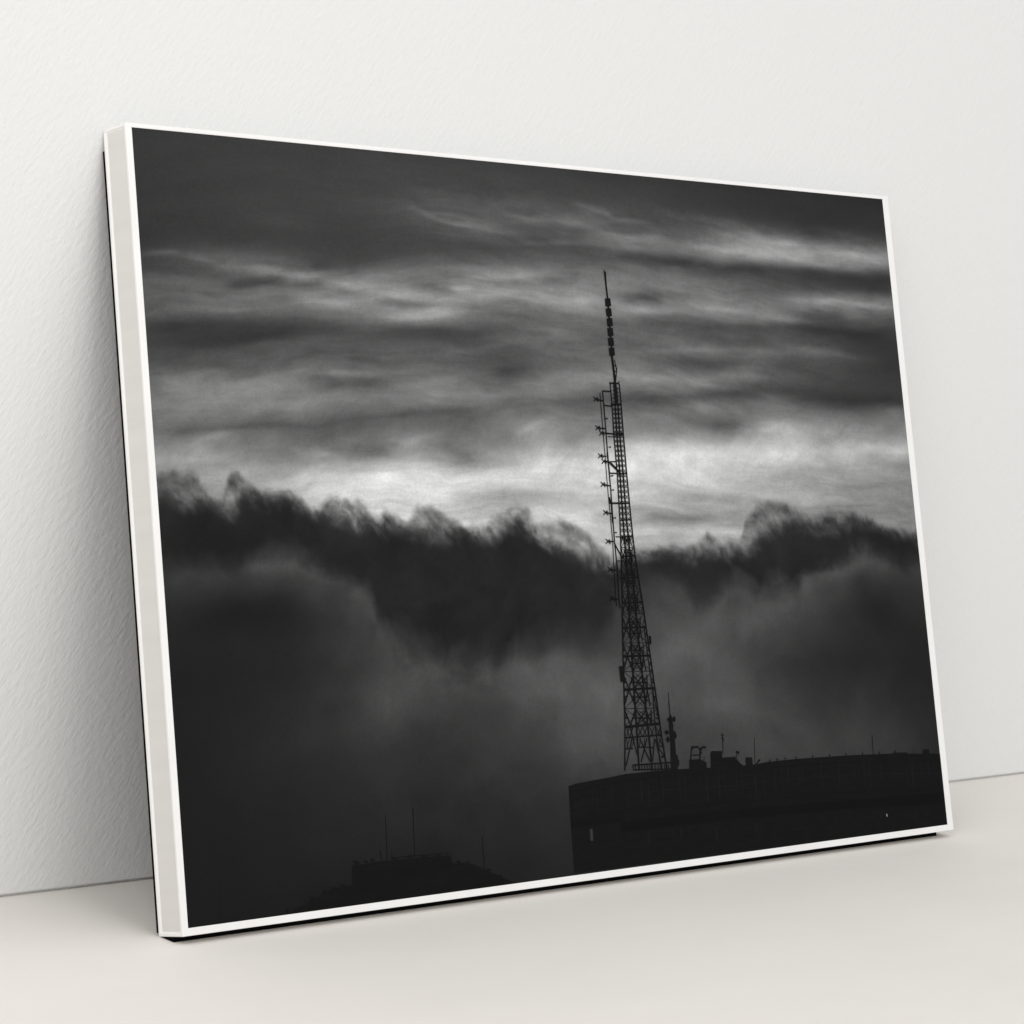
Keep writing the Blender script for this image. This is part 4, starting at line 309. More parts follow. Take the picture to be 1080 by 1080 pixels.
TOWER = [[551.05,538.77,550.22,483.3,2.62],[549.67,485.13,550.91,455.69,3.0],[552.88,479.68,554.49,467.73,1.04],[555.07,472.35,551.89,459.39,1.18],[551.02,474.11,554.92,474.19,0.91],[550.97,468.58,554.87,468.66,0.91],[550.39,463.96,553.77,464.03,1.04],[543.04,456.84,555.46,456.78,1.56],[556.65,459.01,554.61,456.21,1.04],[542.85,457.39,544.41,457.42,1.04],[547.05,453.79,554.82,451.71,0.91],[546.59,450.11,554.36,448.02,0.91],[546.13,446.43,553.89,444.33,0.91],[545.67,442.75,553.43,440.65,0.91],[545.21,439.07,552.97,436.97,0.91],[542.12,436.01,556.02,436.45,2.33],[543.9,456.49,543.83,436.3,1.49],[543.83,436.3,542.48,407.91,1.49],[542.48,407.91,542.32,369.57,1.49],[542.32,369.57,540.2,325.03,1.48],[540.2,325.03,538.98,309.19,1.48],[538.98,309.19,537.4,290.49,1.48],[537.4,290.49,535.59,269.94,1.77],[535.59,269.94,533.16,246.6,1.77],[533.16,246.6,530.58,223.06,1.77],[530.58,223.06,527.85,196.3,1.76],[527.85,196.3,525.09,165.26,1.76],[525.09,165.26,522.0,131.62,1.76],[522.0,131.62,520.68,121.23,1.75],[520.68,121.23,516.57,89.63,1.75],[547.97,436.35,546.74,407.93,1.95],[546.74,407.93,546.05,369.56,1.95],[546.05,369.56,544.57,324.97,1.94],[544.57,324.97,544.25,309.09,1.94],[544.25,309.09,543.68,290.34,1.93],[543.68,290.34,543.01,269.73,2.32],[543.01,269.73,541.98,246.29,2.32],[541.98,246.29,540.53,222.65,2.31],[540.53,222.65,539.69,195.73,2.31],[539.69,195.73,538.42,164.52,2.31],[538.42,164.52,537.32,130.64,2.3],[537.32,130.64,537.01,120.14,2.3],[537.01,120.14,535.5,88.21,2.3],[551.86,436.4,550.62,407.95,1.95],[550.62,407.95,550.32,369.54,1.95],[550.32,369.54,549.21,324.89,1.94],[549.21,324.89,549.65,308.98,1.94],[549.65,308.98,549.99,290.18,1.94],[549.99,290.18,550.47,269.51,2.33],[550.47,269.51,550.96,245.97,2.32],[550.96,245.97,550.66,222.24,2.33],[550.66,222.24,551.08,195.19,2.32],[551.08,195.19,551.85,163.78,2.32],[551.85,163.78,552.64,129.66,2.32],[552.64,129.66,552.83,119.08,2.32],[552.83,119.08,553.08,86.9,2.32],[556.23,456.7,556.28,436.46,1.63],[556.28,436.46,555.68,407.98,1.63],[555.68,407.98,555.23,369.52,1.63],[555.23,369.52,555.54,324.8,1.63],[555.54,324.8,555.85,308.86,1.62],[555.85,308.86,556.44,290.03,1.62],[556.44,290.03,558.21,269.28,1.94],[558.21,269.28,560.77,245.63,1.94],[560.77,245.63,562.51,221.75,1.95],[562.51,221.75,564.61,194.54,1.95],[564.61,194.54,566.91,162.94,1.95],[566.91,162.94,569.36,128.59,1.95],[569.36,128.59,570.07,117.93,1.95],[570.07,117.93,573.39,85.39,1.95],[559.71,222.14,561.16,194.98,1.17],[561.16,194.98,563.57,163.3,1.3],[563.57,163.3,562.55,129.2,1.3],[562.55,129.2,565.26,86.89,1.42],[563.57,163.3,568.74,128.81,1.04],[542.43,407.54,555.75,408.53,1.42],[542.27,369.21,555.3,370.06,1.29],[540.91,340.55,555.5,341.3,1.42],[540.16,324.67,555.61,325.34,1.16],[538.94,308.83,555.92,309.4,1.29],[537.36,290.13,556.51,290.57,1.8],[535.54,269.58,558.27,269.82,1.67],[533.12,246.24,560.83,246.17,1.79],[530.54,222.7,562.58,222.29,1.92],[527.81,195.94,564.68,195.08,2.04],[525.02,164.73,566.79,164.03,2.29],[521.8,130.03,569.57,130.19,2.54],[520.51,119.82,570.14,119.55,1.27],[519.95,109.39,530.14,109.39,1.01],[536.66,110.36,557.02,108.42,1.02],[562.28,109.04,572.66,108.78,1.04],[543.7,433.55,547.67,429.38,0.58],[547.85,433.6,543.5,429.33,0.58],[547.85,433.6,551.56,429.42,0.58],[551.74,433.64,547.67,429.38,0.59],[551.74,433.64,556.13,429.47,0.59],[556.22,433.7,551.56,429.42,0.59],[543.5,429.33,547.49,425.11,0.58],[547.67,429.38,543.3,425.07,0.58],[547.67,429.38,551.37,425.14,0.58],[551.56,429.42,547.49,425.11,0.59],[551.56,429.42,556.04,425.19,0.59],[556.13,429.47,551.37,425.14,0.59],[543.3,425.07,547.3,420.79,0.58],[547.49,425.11,543.09,420.75,0.58],[547.49,425.11,551.18,420.82,0.58],[551.37,425.14,547.3,420.79,0.59],[551.37,425.14,555.95,420.86,0.59],[556.04,425.19,551.18,420.82,0.59],[543.09,420.75,547.11,416.42,0.58],[547.3,420.79,542.88,416.39,0.58],[547.3,420.79,550.99,416.45,0.58],[551.18,420.82,547.11,416.42,0.59],[551.18,420.82,555.86,416.48,0.59],[555.95,420.86,550.99,416.45,0.59],[542.88,416.39,546.92,412.0,0.58],[547.11,416.42,542.67,411.97,0.58],[547.11,416.42,550.8,412.02,0.58],[550.99,416.45,546.92,412.0,0.59],[550.99,416.45,555.76,412.05,0.59],[555.86,416.48,550.8,412.02,0.59],[542.67,411.97,546.73,407.53,0.58],[546.92,412.0,542.48,407.51,0.58],[546.92,412.0,550.62,407.55,0.58],[550.8,412.02,546.73,407.53,0.58],[550.8,412.02,555.67,407.57,0.58],[555.76,412.05,550.62,407.55,0.59],[542.48,407.51,546.65,403.01,0.58],[546.73,407.53,542.46,402.99,0.58],[546.73,407.53,550.58,403.02,0.58],[550.62,407.55,546.65,403.01,0.58],[550.62,407.55,555.62,403.04,0.58],[555.67,407.57,550.58,403.02,0.59],[542.46,402.99,546.57,398.43,0.58],[546.65,403.01,542.44,398.42,0.58],[546.65,403.01,550.54,398.44,0.58],[550.58,403.02,546.57,398.43,0.58],[550.58,403.02,555.57,398.46,0.58],[555.62,403.04,550.54,398.44,0.59],[542.44,398.42,546.49,393.8,0.58],[546.57,398.43,542.42,393.8,0.58],[546.57,398.43,550.51,393.81,0.58],[550.54,398.44,546.49,393.8,0.58],[550.54,398.44,555.51,393.82,0.58],[555.57,398.46,550.51,393.81,0.59],[542.42,393.8,546.4,389.12,0.58],[546.49,393.8,542.4,389.12,0.58],[546.49,393.8,550.47,389.13,0.58],[550.51,393.81,546.4,389.12,0.58],[550.51,393.81,555.46,389.13,0.58],[555.51,393.82,550.47,389.13,0.59],[542.4,389.12,546.32,384.39,0.58],[546.4,389.12,542.38,384.39,0.58],[546.4,389.12,550.43,384.39,0.58],[550.47,389.13,546.32,384.39,0.58],[550.47,389.13,555.41,384.38,0.58],[555.46,389.13,550.43,384.39,0.59],[542.38,384.39,546.23,379.6,0.58],[546.32,384.39,542.36,379.61,0.58],[546.32,384.39,550.4,379.59,0.58],[550.43,384.39,546.23,379.6,0.58],[550.43,384.39,555.35,379.58,0.58],[555.41,384.38,550.4,379.59,0.59],[542.36,379.61,546.15,374.76,0.58],[546.23,379.6,542.34,374.77,0.58],[546.23,379.6,550.36,374.74,0.58],[550.4,379.59,546.15,374.76,0.58],[550.4,379.59,555.29,374.73,0.58],[555.35,379.58,550.36,374.74,0.59],[542.34,374.77,546.06,369.85,0.58],[546.15,374.76,542.32,369.87,0.58],[546.15,374.76,550.32,369.84,0.58],[550.36,374.74,546.06,369.85,0.58],[550.36,374.74,555.24,369.81,0.58],[555.29,374.73,550.32,369.84,0.59],[542.32,369.87,545.9,364.9,0.58],[546.06,369.85,542.1,364.92,0.58],[546.06,369.85,550.2,364.87,0.58],[550.32,369.84,545.9,364.9,0.58],[550.32,369.84,555.27,364.85,0.58],[555.24,369.81,550.2,364.87,0.59],[542.1,364.92,545.73,359.88,0.58],[545.9,364.9,541.86,359.91,0.58],[545.9,364.9,550.08,359.85,0.58],[550.2,364.87,545.73,359.88,0.58],[550.2,364.87,555.3,359.82,0.58],[555.27,364.85,550.08,359.85,0.58],[541.86,359.91,545.56,354.81,0.58],[545.73,359.88,541.62,354.84,0.58],[545.73,359.88,549.95,354.78,0.58],[550.08,359.85,545.56,354.81,0.58],[550.08,359.85,555.33,354.73,0.58],[555.3,359.82,549.95,354.78,0.59],[541.62,354.84,545.39,349.68,0.58],[545.56,354.81,541.37,349.72,0.58],[545.56,354.81,549.82,349.64,0.58],[549.95,354.78,545.39,349.68,0.58],[549.95,354.78,555.37,349.59,0.58],[555.33,354.73,549.82,349.64,0.59],[541.37,349.72,545.22,344.49,0.58],[545.39,349.68,541.13,344.54,0.58],[545.39,349.68,549.69,344.45,0.58],[549.82,349.64,545.22,344.49,0.58],[549.82,349.64,555.4,344.39,0.58],[555.37,349.59,549.69,344.45,0.58],[541.13,344.54,545.05,339.25,0.58],[545.22,344.49,540.88,339.3,0.58],[545.22,344.49,549.56,339.19,0.58],[549.69,344.45,545.05,339.25,0.58],[549.69,344.45,555.44,339.12,0.58],[555.4,344.39,549.56,339.19,0.58],[540.88,339.3,544.87,333.94,0.58],[545.05,339.25,540.63,333.99,0.58],[545.05,339.25,549.43,333.88,0.58],[549.56,339.19,544.87,333.94,0.58],[549.56,339.19,555.48,333.8,0.58],[555.44,339.12,549.43,333.88,0.58],[540.63,333.99,544.69,328.57,0.58],[544.87,333.94,540.37,328.63,0.58],[544.87,333.94,549.3,328.5,0.58],[549.43,333.88,544.69,328.57,0.58],[549.43,333.88,555.51,328.41,0.58],[555.48,333.8,549.3,328.5,0.58],[540.37,328.63,544.53,323.14,0.58],[544.69,328.57,540.06,323.21,0.58],[544.69,328.57,549.26,323.06,0.58],[549.3,328.5,544.53,323.14,0.58],[549.3,328.5,555.57,322.96,0.58],[555.51,328.41,549.26,323.06,0.58],[540.06,323.21,544.42,317.65,0.58],[544.53,323.14,539.64,317.73,0.58],[544.53,323.14,549.41,317.56,0.58],[549.26,323.06,544.42,317.65,0.58],[549.26,323.06,555.68,317.45,0.58],[555.57,322.96,549.41,317.56,0.58],[539.64,317.73,544.31,312.09,0.58],[544.42,317.65,539.21,312.18,0.58],[544.42,317.65,549.57,311.99,0.58],[549.41,317.56,544.31,312.09,0.58],[549.41,317.56,555.79,311.87,0.58],[555.68,317.45,549.57,311.99,0.58],[539.21,312.18,544.17,306.47,0.58],[544.31,312.09,538.76,306.58,0.58],[544.31,312.09,549.7,306.36,0.58],[549.57,311.99,544.17,306.47,0.58],[549.57,311.99,555.93,306.23,0.58],[555.79,311.87,549.7,306.36,0.58],[541.61,309.14,538.25,300.58,0.93],[541.61,309.14,543.99,300.46,0.93],[538.1,298.71,540.54,290.41,0.93],[543.93,298.58,540.54,290.41,0.93],[538.67,305.44,540.63,305.4,0.74],[544.13,305.33,542.16,305.37,0.74],[538.67,305.44,539.72,302.96,0.65],[544.13,305.33,542.45,302.9,0.65],[537.72,294.22,539.9,294.17,0.74],[543.8,294.08,541.61,294.13,0.74],[537.72,294.22,539.54,296.65,0.65],[543.8,294.08,542.58,296.58,0.65],[544.25,309.09,549.81,300.33,0.93],[549.65,308.98,543.99,300.46,0.93],[543.93,298.58,549.99,290.18,0.93],[549.84,298.45,543.68,290.34,0.93],[544.12,304.96,549.73,304.84,0.74],[543.8,294.27,549.92,294.13,0.74],[551.51,308.94,549.81,300.33,0.93],[551.51,308.94,552.99,300.26,0.93],[549.84,298.45,551.92,290.14,0.93],[553.68,298.37,551.92,290.14,0.93],[549.72,305.22,551.59,305.18,0.74],[555.97,305.09,554.09,305.13,0.75],[549.72,305.22,550.97,302.72,0.65],[555.97,305.09,554.09,302.65,0.65],[549.92,293.94,551.84,293.9,0.74],[556.32,293.79,554.4,293.84,0.75],[549.92,293.94,551.83,296.37,0.65],[556.32,293.79,555.03,296.3,0.65],[540.54,290.41,536.57,281.03,1.02],[540.54,290.41,543.38,280.85,1.02],[536.38,278.98,539.3,269.84,1.01],[543.31,278.79,539.3,269.84,1.02],[537.04,286.38,539.38,286.32,0.81],[543.55,286.21,541.2,286.27,0.81],[537.04,286.38,538.32,283.63,0.71],[543.55,286.21,541.58,283.55,0.71],[535.95,274.05,538.54,273.98,0.81],[543.15,273.85,540.55,273.92,0.81],[535.95,274.05,538.09,276.7,0.71],[543.15,273.85,541.69,276.6,0.71],[543.68,290.34,550.21,280.67,1.02],[549.99,290.18,543.38,280.85,1.02],[543.31,278.79,550.47,269.51,1.02],[550.26,278.6,543.01,269.73,1.02],[543.54,285.8,550.09,285.63,0.81],[543.15,274.05,550.37,273.85,0.81],[551.92,290.14,550.21,280.67,1.02],[551.92,290.14,553.61,280.58,1.02],[550.26,278.6,552.78,269.44,1.02],[554.34,278.49,552.78,269.44,1.02],[550.08,286.05,552.09,286.0,0.82],[556.79,285.88,554.78,285.93,0.82],[550.08,286.05,551.41,283.29,0.71],[556.79,285.88,554.77,283.21,0.72],[550.37,273.64,552.61,273.58,0.82],[557.85,273.43,555.6,273.49,0.82],[550.37,273.64,552.58,276.3,0.71],[557.85,273.43,556.32,276.19,0.72],[539.3,269.84,534.47,259.19,1.1],[539.3,269.84,542.54,258.94,1.1],[534.23,256.86,537.57,246.44,1.1],[542.43,256.59,537.57,246.44,1.11],[535.1,265.27,537.87,265.18,0.88],[542.81,265.03,540.03,265.12,0.89],[535.1,265.27,536.64,262.14,0.77],[542.81,265.03,540.49,262.02,0.77],[533.65,251.26,536.72,251.16,0.88],[542.19,250.97,539.11,251.07,0.88],[533.65,251.26,536.16,254.26,0.77],[542.19,250.97,540.44,254.11,0.77],[543.01,269.73,550.7,258.68,1.11],[550.47,269.51,542.54,258.94,1.11],[542.43,256.59,550.96,245.97,1.11],[550.75,256.32,541.98,246.29,1.11],[542.79,264.57,550.58,264.33,0.89],[542.2,251.2,550.86,250.91,0.88],[552.78,269.44,550.7,258.68,1.11],[552.78,269.44,554.59,258.55,1.11],[550.75,256.32,553.9,245.87,1.11],[555.34,256.17,553.9,245.87,1.11],[550.57,264.8,553.01,264.72,0.89],[558.72,264.55,556.27,264.62,0.89],[550.57,264.8,552.21,261.65,0.78],[558.72,264.55,556.28,261.52,0.78],[550.86,250.68,553.68,250.58,0.89],[560.25,250.36,557.43,250.45,0.89],[550.86,250.68,553.6,253.68,0.78],[560.25,250.36,558.3,253.52,0.78],[537.57,246.44,531.97,235.76,1.19],[537.57,246.44,541.31,235.41,1.19],[531.72,233.41,535.55,222.86,1.19],[541.17,233.04,535.55,222.86,1.19],[532.65,241.88,535.9,241.76,0.95],[541.69,241.55,538.43,241.67,0.96],[532.65,241.88,534.51,238.7,0.83],[541.69,241.55,539.03,238.53,0.84],[531.1,227.76,534.59,227.62,0.95],[540.82,227.37,537.31,227.51,0.96],[531.1,227.76,533.91,230.76,0.83],[540.82,227.37,538.78,230.57,0.84],[541.98,246.29,550.82,235.05,1.2],[550.96,245.97,541.31,235.41,1.2],[541.17,233.04,550.66,222.24,1.19],[550.79,232.67,540.53,222.65,1.2],[541.66,241.08,550.9,240.74,0.96],[540.83,227.61,550.72,227.22,0.96],[553.9,245.87,550.82,235.05,1.2],[553.9,245.87,555.33,234.88,1.2],[550.79,232.67,554.21,222.09,1.2],[556.0,232.47,554.21,222.09,1.2],[550.9,241.22,553.96,241.11,0.96],[561.12,240.85,558.05,240.96,0.96],[550.9,241.22,553.05,238.01,0.84],[561.12,240.85,558.16,237.82,0.84],[550.72,226.98,554.15,226.84,0.96],[562.16,226.52,558.72,226.66,0.97],[550.72,226.98,553.97,229.97,0.84],[562.16,226.52,559.69,229.75,0.84],[535.55,222.86,529.33,210.74,1.28],[535.55,222.86,540.14,210.26,1.28],[529.05,208.06,533.76,196.01,1.28],[540.06,207.57,533.76,196.01,1.28],[530.04,217.7,533.75,217.54,1.02],[540.36,217.26,536.64,217.42,1.03],[530.04,217.7,532.17,214.07,0.89],[540.36,217.26,537.33,213.84,0.9],[528.4,201.64,532.52,201.45,1.02],[539.86,201.11,535.72,201.3,1.03],[528.4,201.64,531.7,205.03,0.89],[539.86,201.11,537.43,204.76,0.9],[540.53,222.65,550.85,209.79,1.28],[550.66,222.24,540.14,210.26,1.29],[540.06,207.57,551.08,195.19,1.28],[550.9,207.08,539.69,195.73,1.29],[540.35,216.72,550.75,216.28,1.03],[539.87,201.38,550.99,200.86,1.03],[554.21,222.09,550.85,209.79,1.29],[554.21,222.09,555.92,209.56,1.29],[550.9,207.08,555.13,194.99,1.29],[556.66,206.82,555.13,194.99,1.29],[550.74,216.82,554.39,216.67,1.03],[562.93,216.3,559.27,216.46,1.04],[550.74,216.82,553.33,213.15,0.9],[562.93,216.3,559.42,212.89,0.91],[551.0,200.59,554.95,200.41,1.03],[564.19,199.98,560.22,200.16,1.04],[551.0,200.59,554.74,203.98,0.9],[564.19,199.98,561.34,203.68,0.91],[533.76,196.01,526.58,182.01,1.37],[533.76,196.01,539.11,181.36,1.37],[526.3,178.9,531.75,164.89,1.36],[538.98,178.24,531.75,164.89,1.37],[527.3,190.08,531.66,189.86,1.09],[539.44,189.48,535.06,189.7,1.1],[527.3,190.08,529.81,185.85,0.95],[539.44,189.48,535.88,185.54,0.96],[525.64,171.46,530.32,171.21,1.09],[538.68,170.76,533.97,171.01,1.1],[525.64,171.46,529.41,175.36,0.95],[538.68,170.76,535.93,175.01,0.96],[539.69,195.73,551.43,180.73,1.37],[551.08,195.19,539.11,181.36,1.38],[538.98,178.24,551.85,163.78,1.37],[551.51,177.59,538.42,164.52,1.38],[539.41,188.86,551.25,188.27,1.1],[538.69,171.07,551.69,170.37,1.1],[555.13,194.99,551.43,180.73,1.38],[555.13,194.99,556.98,180.44,1.38],[551.51,177.59,556.35,163.53,1.38],[557.74,177.26,556.35,163.53,1.38],[551.24,188.9,555.37,188.69,1.1],[565.07,188.22,560.91,188.42,1.11],[551.24,188.9,554.16,184.62,0.97],[565.07,188.22,561.07,184.27,0.97],[551.69,170.05,556.11,169.81,1.1],[566.45,169.26,562.01,169.5,1.11],[551.69,170.05,555.9,173.96,0.97],[566.45,169.26,563.28,173.56,0.97],[531.75,164.89,523.66,149.69,1.45],[531.75,164.89,537.91,148.84,1.45],[523.35,146.3,529.63,130.95,1.45],[537.8,145.43,529.63,130.95,1.46],[524.47,158.49,529.4,158.2,1.16],[538.2,157.7,533.25,157.98,1.17],[524.47,158.49,527.33,153.84,1.01],[538.2,157.7,534.19,153.44,1.02],[522.6,138.19,527.96,137.86,1.16],[537.54,137.26,532.15,137.6,1.17],[522.6,138.19,526.89,142.4,1.01],[537.54,137.26,534.36,141.94,1.02],[538.42,164.52,552.21,147.99,1.46],[551.85,163.78,537.91,148.84,1.47],[537.8,145.43,552.64,129.48,1.46],[552.29,144.56,537.32,130.46,1.47],[538.18,157.02,552.02,156.22,1.17],[537.55,137.6,552.48,136.67,1.17],[556.35,163.53,552.21,147.99,1.47],[556.35,163.53,558.23,147.63,1.47],[552.29,144.56,557.65,129.16,1.47],[559.01,144.15,557.65,129.16,1.47],[552.01,156.91,556.61,156.65,1.17],[567.4,156.03,562.77,156.29,1.18],[552.01,156.91,555.27,152.21,1.03],[567.4,156.03,562.96,151.76,1.04],[552.48,136.33,557.39,136.02,1.18],[568.88,135.31,563.95,135.62,1.18],[552.48,136.33,557.15,140.55,1.03],[568.88,135.31,565.35,140.05,1.04],[538.98,309.19,549.84,298.49,0.54],[549.65,308.98,538.1,298.75,0.54],[538.1,298.75,549.99,290.18,0.54],[549.84,298.49,537.4,290.49,0.54],[544.25,309.09,556.18,298.35,0.54],[555.85,308.86,543.93,298.62,0.54],[543.93,298.62,556.44,290.03,0.54],[556.18,298.35,543.68,290.34,0.54],[538.1,298.75,556.22,298.71,0.58],[537.4,290.49,550.2,280.93,0.54],[549.99,290.18,536.59,281.29,0.54],[536.59,281.29,550.47,269.51,0.54],[550.2,280.93,535.59,269.94,0.54],[543.68,290.34,557.23,280.75,0.54],[556.44,290.03,543.38,281.11,0.54],[543.38,281.11,558.21,269.28,0.54],[557.23,280.75,543.01,269.73,0.54],[536.59,281.29,557.28,281.11,0.58],[535.59,269.94,550.74,256.65,0.54],[550.47,269.51,534.26,257.18,0.54],[534.26,257.18,550.96,245.97,0.54],[550.74,256.65,533.16,246.6,0.54],[543.01,269.73,559.6,256.36,0.54],[558.21,269.28,542.45,256.92,0.54],[542.45,256.92,560.77,245.63,0.54],[559.6,256.36,541.98,246.29,0.55],[534.26,257.18,559.65,256.72,0.58],[533.16,246.6,550.82,235.18,0.54],[550.96,245.97,531.99,235.89,0.54],[531.99,235.89,550.66,222.24,0.54],[550.82,235.18,530.58,223.06,0.54],[541.98,246.29,561.56,234.77,0.54],[560.77,245.63,541.32,235.54,0.54],[541.32,235.54,562.51,221.75,0.54],[561.56,234.77,540.53,222.65,0.55],[531.99,235.89,561.61,235.13,0.58],[530.58,223.06,550.89,207.62,0.54],[550.66,222.24,529.11,208.6,0.54],[529.11,208.6,551.08,195.19,0.54],[550.89,207.62,527.85,196.3,0.54],[540.53,222.65,563.64,207.05,0.54],[562.51,221.75,540.08,208.11,0.55],[540.08,208.11,564.61,194.54,0.54],[563.64,207.05,539.69,195.73,0.55],[529.11,208.6,563.69,207.41,0.57],[527.85,196.3,551.44,180.55,0.54],[551.08,195.19,526.56,181.83,0.54],[526.56,181.83,551.85,163.78,0.53],[551.44,180.55,525.09,165.26,0.54],[539.69,195.73,565.68,179.82,0.54],[564.61,194.54,539.1,181.19,0.54],[539.1,181.19,566.91,162.94,0.54],[565.68,179.82,538.42,164.52,0.55],[526.56,181.83,565.73,180.18,0.57],[525.09,165.26,552.27,145.54,0.53],[551.85,163.78,523.44,147.27,0.54],[523.44,147.27,552.64,129.48,0.53],[552.27,145.54,521.97,131.44,0.54],[538.42,164.52,568.22,144.58,0.54],[566.91,162.94,537.83,146.41,0.55],[537.83,146.41,569.38,128.41,0.54],[568.22,144.58,537.32,130.46,0.55],[523.44,147.27,568.27,144.94,0.57],[523.81,129.9,526.44,120.4,0.89],[527.61,129.66,522.65,120.65,0.89],[528.24,129.62,531.5,120.06,0.89],[532.67,129.33,527.07,120.36,0.89],[539.03,128.92,544.21,119.21,0.9],[545.4,128.51,537.84,119.64,0.9],[545.4,128.51,550.6,118.79,0.9],[551.79,128.1,544.21,119.21,0.9],[555.0,127.89,559.57,118.19,0.9],[560.78,127.52,555.08,118.49,0.9],[563.35,127.36,568.59,117.58,0.91],[569.8,126.94,563.43,117.93,0.91],[530.77,129.45,529.95,117.94,1.02],[529.94,118.83,518.76,93.89,1.4],[531.08,118.75,535.14,102.46,1.27],[522.59,120.21,523.15,109.52,0.89],[526.9,119.03,521.26,109.65,0.76],[533.87,118.57,527.68,110.1,0.76],[540.22,118.14,551.02,95.98,1.41],[549.79,117.5,539.18,95.94,1.41],[546.59,117.71,545.46,108.86,0.9],[541.49,118.06,537.82,109.39,0.77],[560.17,116.8,554.6,95.72,1.29],[561.34,115.83,566.06,93.1,1.42],[568.41,116.25,563.51,108.51,0.91],[563.51,108.51,571.38,98.99,1.04],[566.81,98.87,571.38,98.99,1.69],[565.83,116.42,571.25,107.97,0.78],[527.17,93.98,581.02,92.73,1.4],[527.62,89.51,578.93,86.77,1.14],[528.0,94.54,527.78,88.79,1.02],[531.04,94.32,530.82,88.56,1.02],[539.66,93.68,539.44,87.92,1.02],[543.22,93.42,543.0,87.65,1.03],[546.67,93.17,546.44,87.4,1.03],[549.86,92.94,549.63,87.16,1.03],[557.54,92.38,557.31,86.59,1.03],[561.39,92.09,561.16,86.3,1.03],[566.53,91.72,566.3,85.92,1.04],[570.4,91.44,570.17,85.63,1.04],[575.57,91.06,575.33,85.24,1.04],[528.77,447.45,528.21,407.84,0.97],[528.21,407.84,527.98,383.26,0.96],[527.98,383.26,527.53,356.03,0.96],[527.53,356.03,527.73,328.85,0.96],[527.73,328.85,527.88,304.44,0.96],[527.88,304.44,526.45,282.82,0.96],[526.45,282.82,525.23,249.57,1.15],[525.23,249.57,525.33,243.28,1.15],[532.57,449.15,532.19,407.86,1.48],[532.19,407.86,531.43,383.26,1.48],[531.43,383.26,531.62,355.99,1.48],[531.62,355.99,530.99,332.42,1.48],[530.99,332.42,530.3,304.39,1.47],[530.3,304.39,530.72,279.1,1.47],[530.72,279.1,529.3,249.43,1.77],[529.3,249.43,529.68,241.33,1.76],[531.59,389.63,531.48,380.53,2.06],[528.7,346.95,529.58,340.59,2.05],[530.7,342.39,530.13,322.48,1.92],[532.17,449.06,544.35,448.69,1.42],[532.66,435.44,542.83,434.46,1.29],[532.62,408.22,556.21,407.06,1.54],[534.03,405.13,541.73,404.98,0.77],[532.3,380.98,542.61,381.15,1.03],[532.22,369.98,542.47,369.75,1.29],[533.19,367.52,537.07,367.78,0.77],[531.83,341.2,541.47,341.27,1.67],[532.3,309.14,538.7,309.01,1.03],[532.57,270.39,535.1,270.14,1.15],[532.25,380.53,546.31,369.55,1.54],[534.81,380.53,544.72,372.3,1.03],[529.68,303.5,537.42,290.67,1.54],[538.21,289.75,542.73,279.68,1.03],[532.02,378.71,532.17,369.62,1.03],[532.59,422.46,536.45,422.49,0.77],[535.27,423.4,535.05,421.57,0.65],[533.55,395.1,537.4,395.11,0.77],[536.23,396.02,536.0,394.19,0.64],[532.14,367.34,535.99,367.33,0.77],[534.82,368.24,534.59,366.42,0.64],[532.26,353.9,536.11,353.87,0.77],[534.94,354.79,534.71,352.97,0.64],[531.49,327.25,535.33,327.19,0.77],[534.17,328.12,533.94,326.31,0.64],[530.77,313.24,534.6,313.17,0.77],[533.44,314.09,533.21,312.29,0.64],[531.24,286.3,535.07,286.21,0.77],[533.9,287.14,533.68,285.34,0.64],[532.55,276.35,536.38,276.24,0.77],[535.21,277.17,534.99,275.38,0.64],[522.59,440.97,531.9,439.63,1.28],[519.58,443.39,525.37,438.63,1.02],[519.26,438.74,524.89,443.01,1.02],[524.82,442.46,526.49,439.38,0.77],[521.75,413.44,531.14,412.87,1.28],[518.74,415.88,524.52,411.09,1.02],[518.42,411.24,524.04,415.46,1.02],[523.98,414.92,525.64,411.83,0.77],[526.23,408.37,533.2,408.77,1.28],[523.21,410.81,529.01,406.02,1.03],[522.89,406.17,528.53,410.39,1.03],[528.46,409.84,530.13,406.75,0.77],[521.87,386.54,529.75,386.17,1.28],[518.86,388.99,524.64,384.18,1.02],[518.54,384.36,524.16,388.54,1.02],[524.09,387.99,525.75,384.9,0.77],[525.94,381.27,532.36,381.44,1.28],[522.92,383.72,528.71,378.9,1.02],[522.61,379.09,528.23,383.26,1.02],[528.17,382.72,529.83,379.62,0.77],[521.93,359.24,531.08,357.81,1.28],[518.92,361.71,524.7,356.86,1.02],[518.61,357.09,524.22,361.22,1.02],[524.15,360.67,525.81,357.58,0.77],[522.04,332.36,530.6,331.34,1.28],[519.03,334.84,524.8,329.97,1.02],[518.72,330.24,524.32,334.32,1.02],[524.25,333.78,525.91,330.68,0.77],[521.68,304.93,529.22,304.95,1.28],[518.68,307.42,524.44,302.52,1.02],[518.37,302.83,523.97,306.86,1.02],[523.9,306.32,525.55,303.22,0.77],[521.17,278.28,529.09,277.34,1.27],[518.17,280.79,523.92,275.86,1.02],[517.86,276.21,523.44,280.2,1.02],[523.38,279.66,525.03,276.55,0.76],[520.16,250.82,528.74,250.08,1.27],[517.17,253.34,522.91,248.39,1.02],[516.85,248.78,522.43,252.72,1.02],[522.37,252.18,524.02,249.07,0.76]]
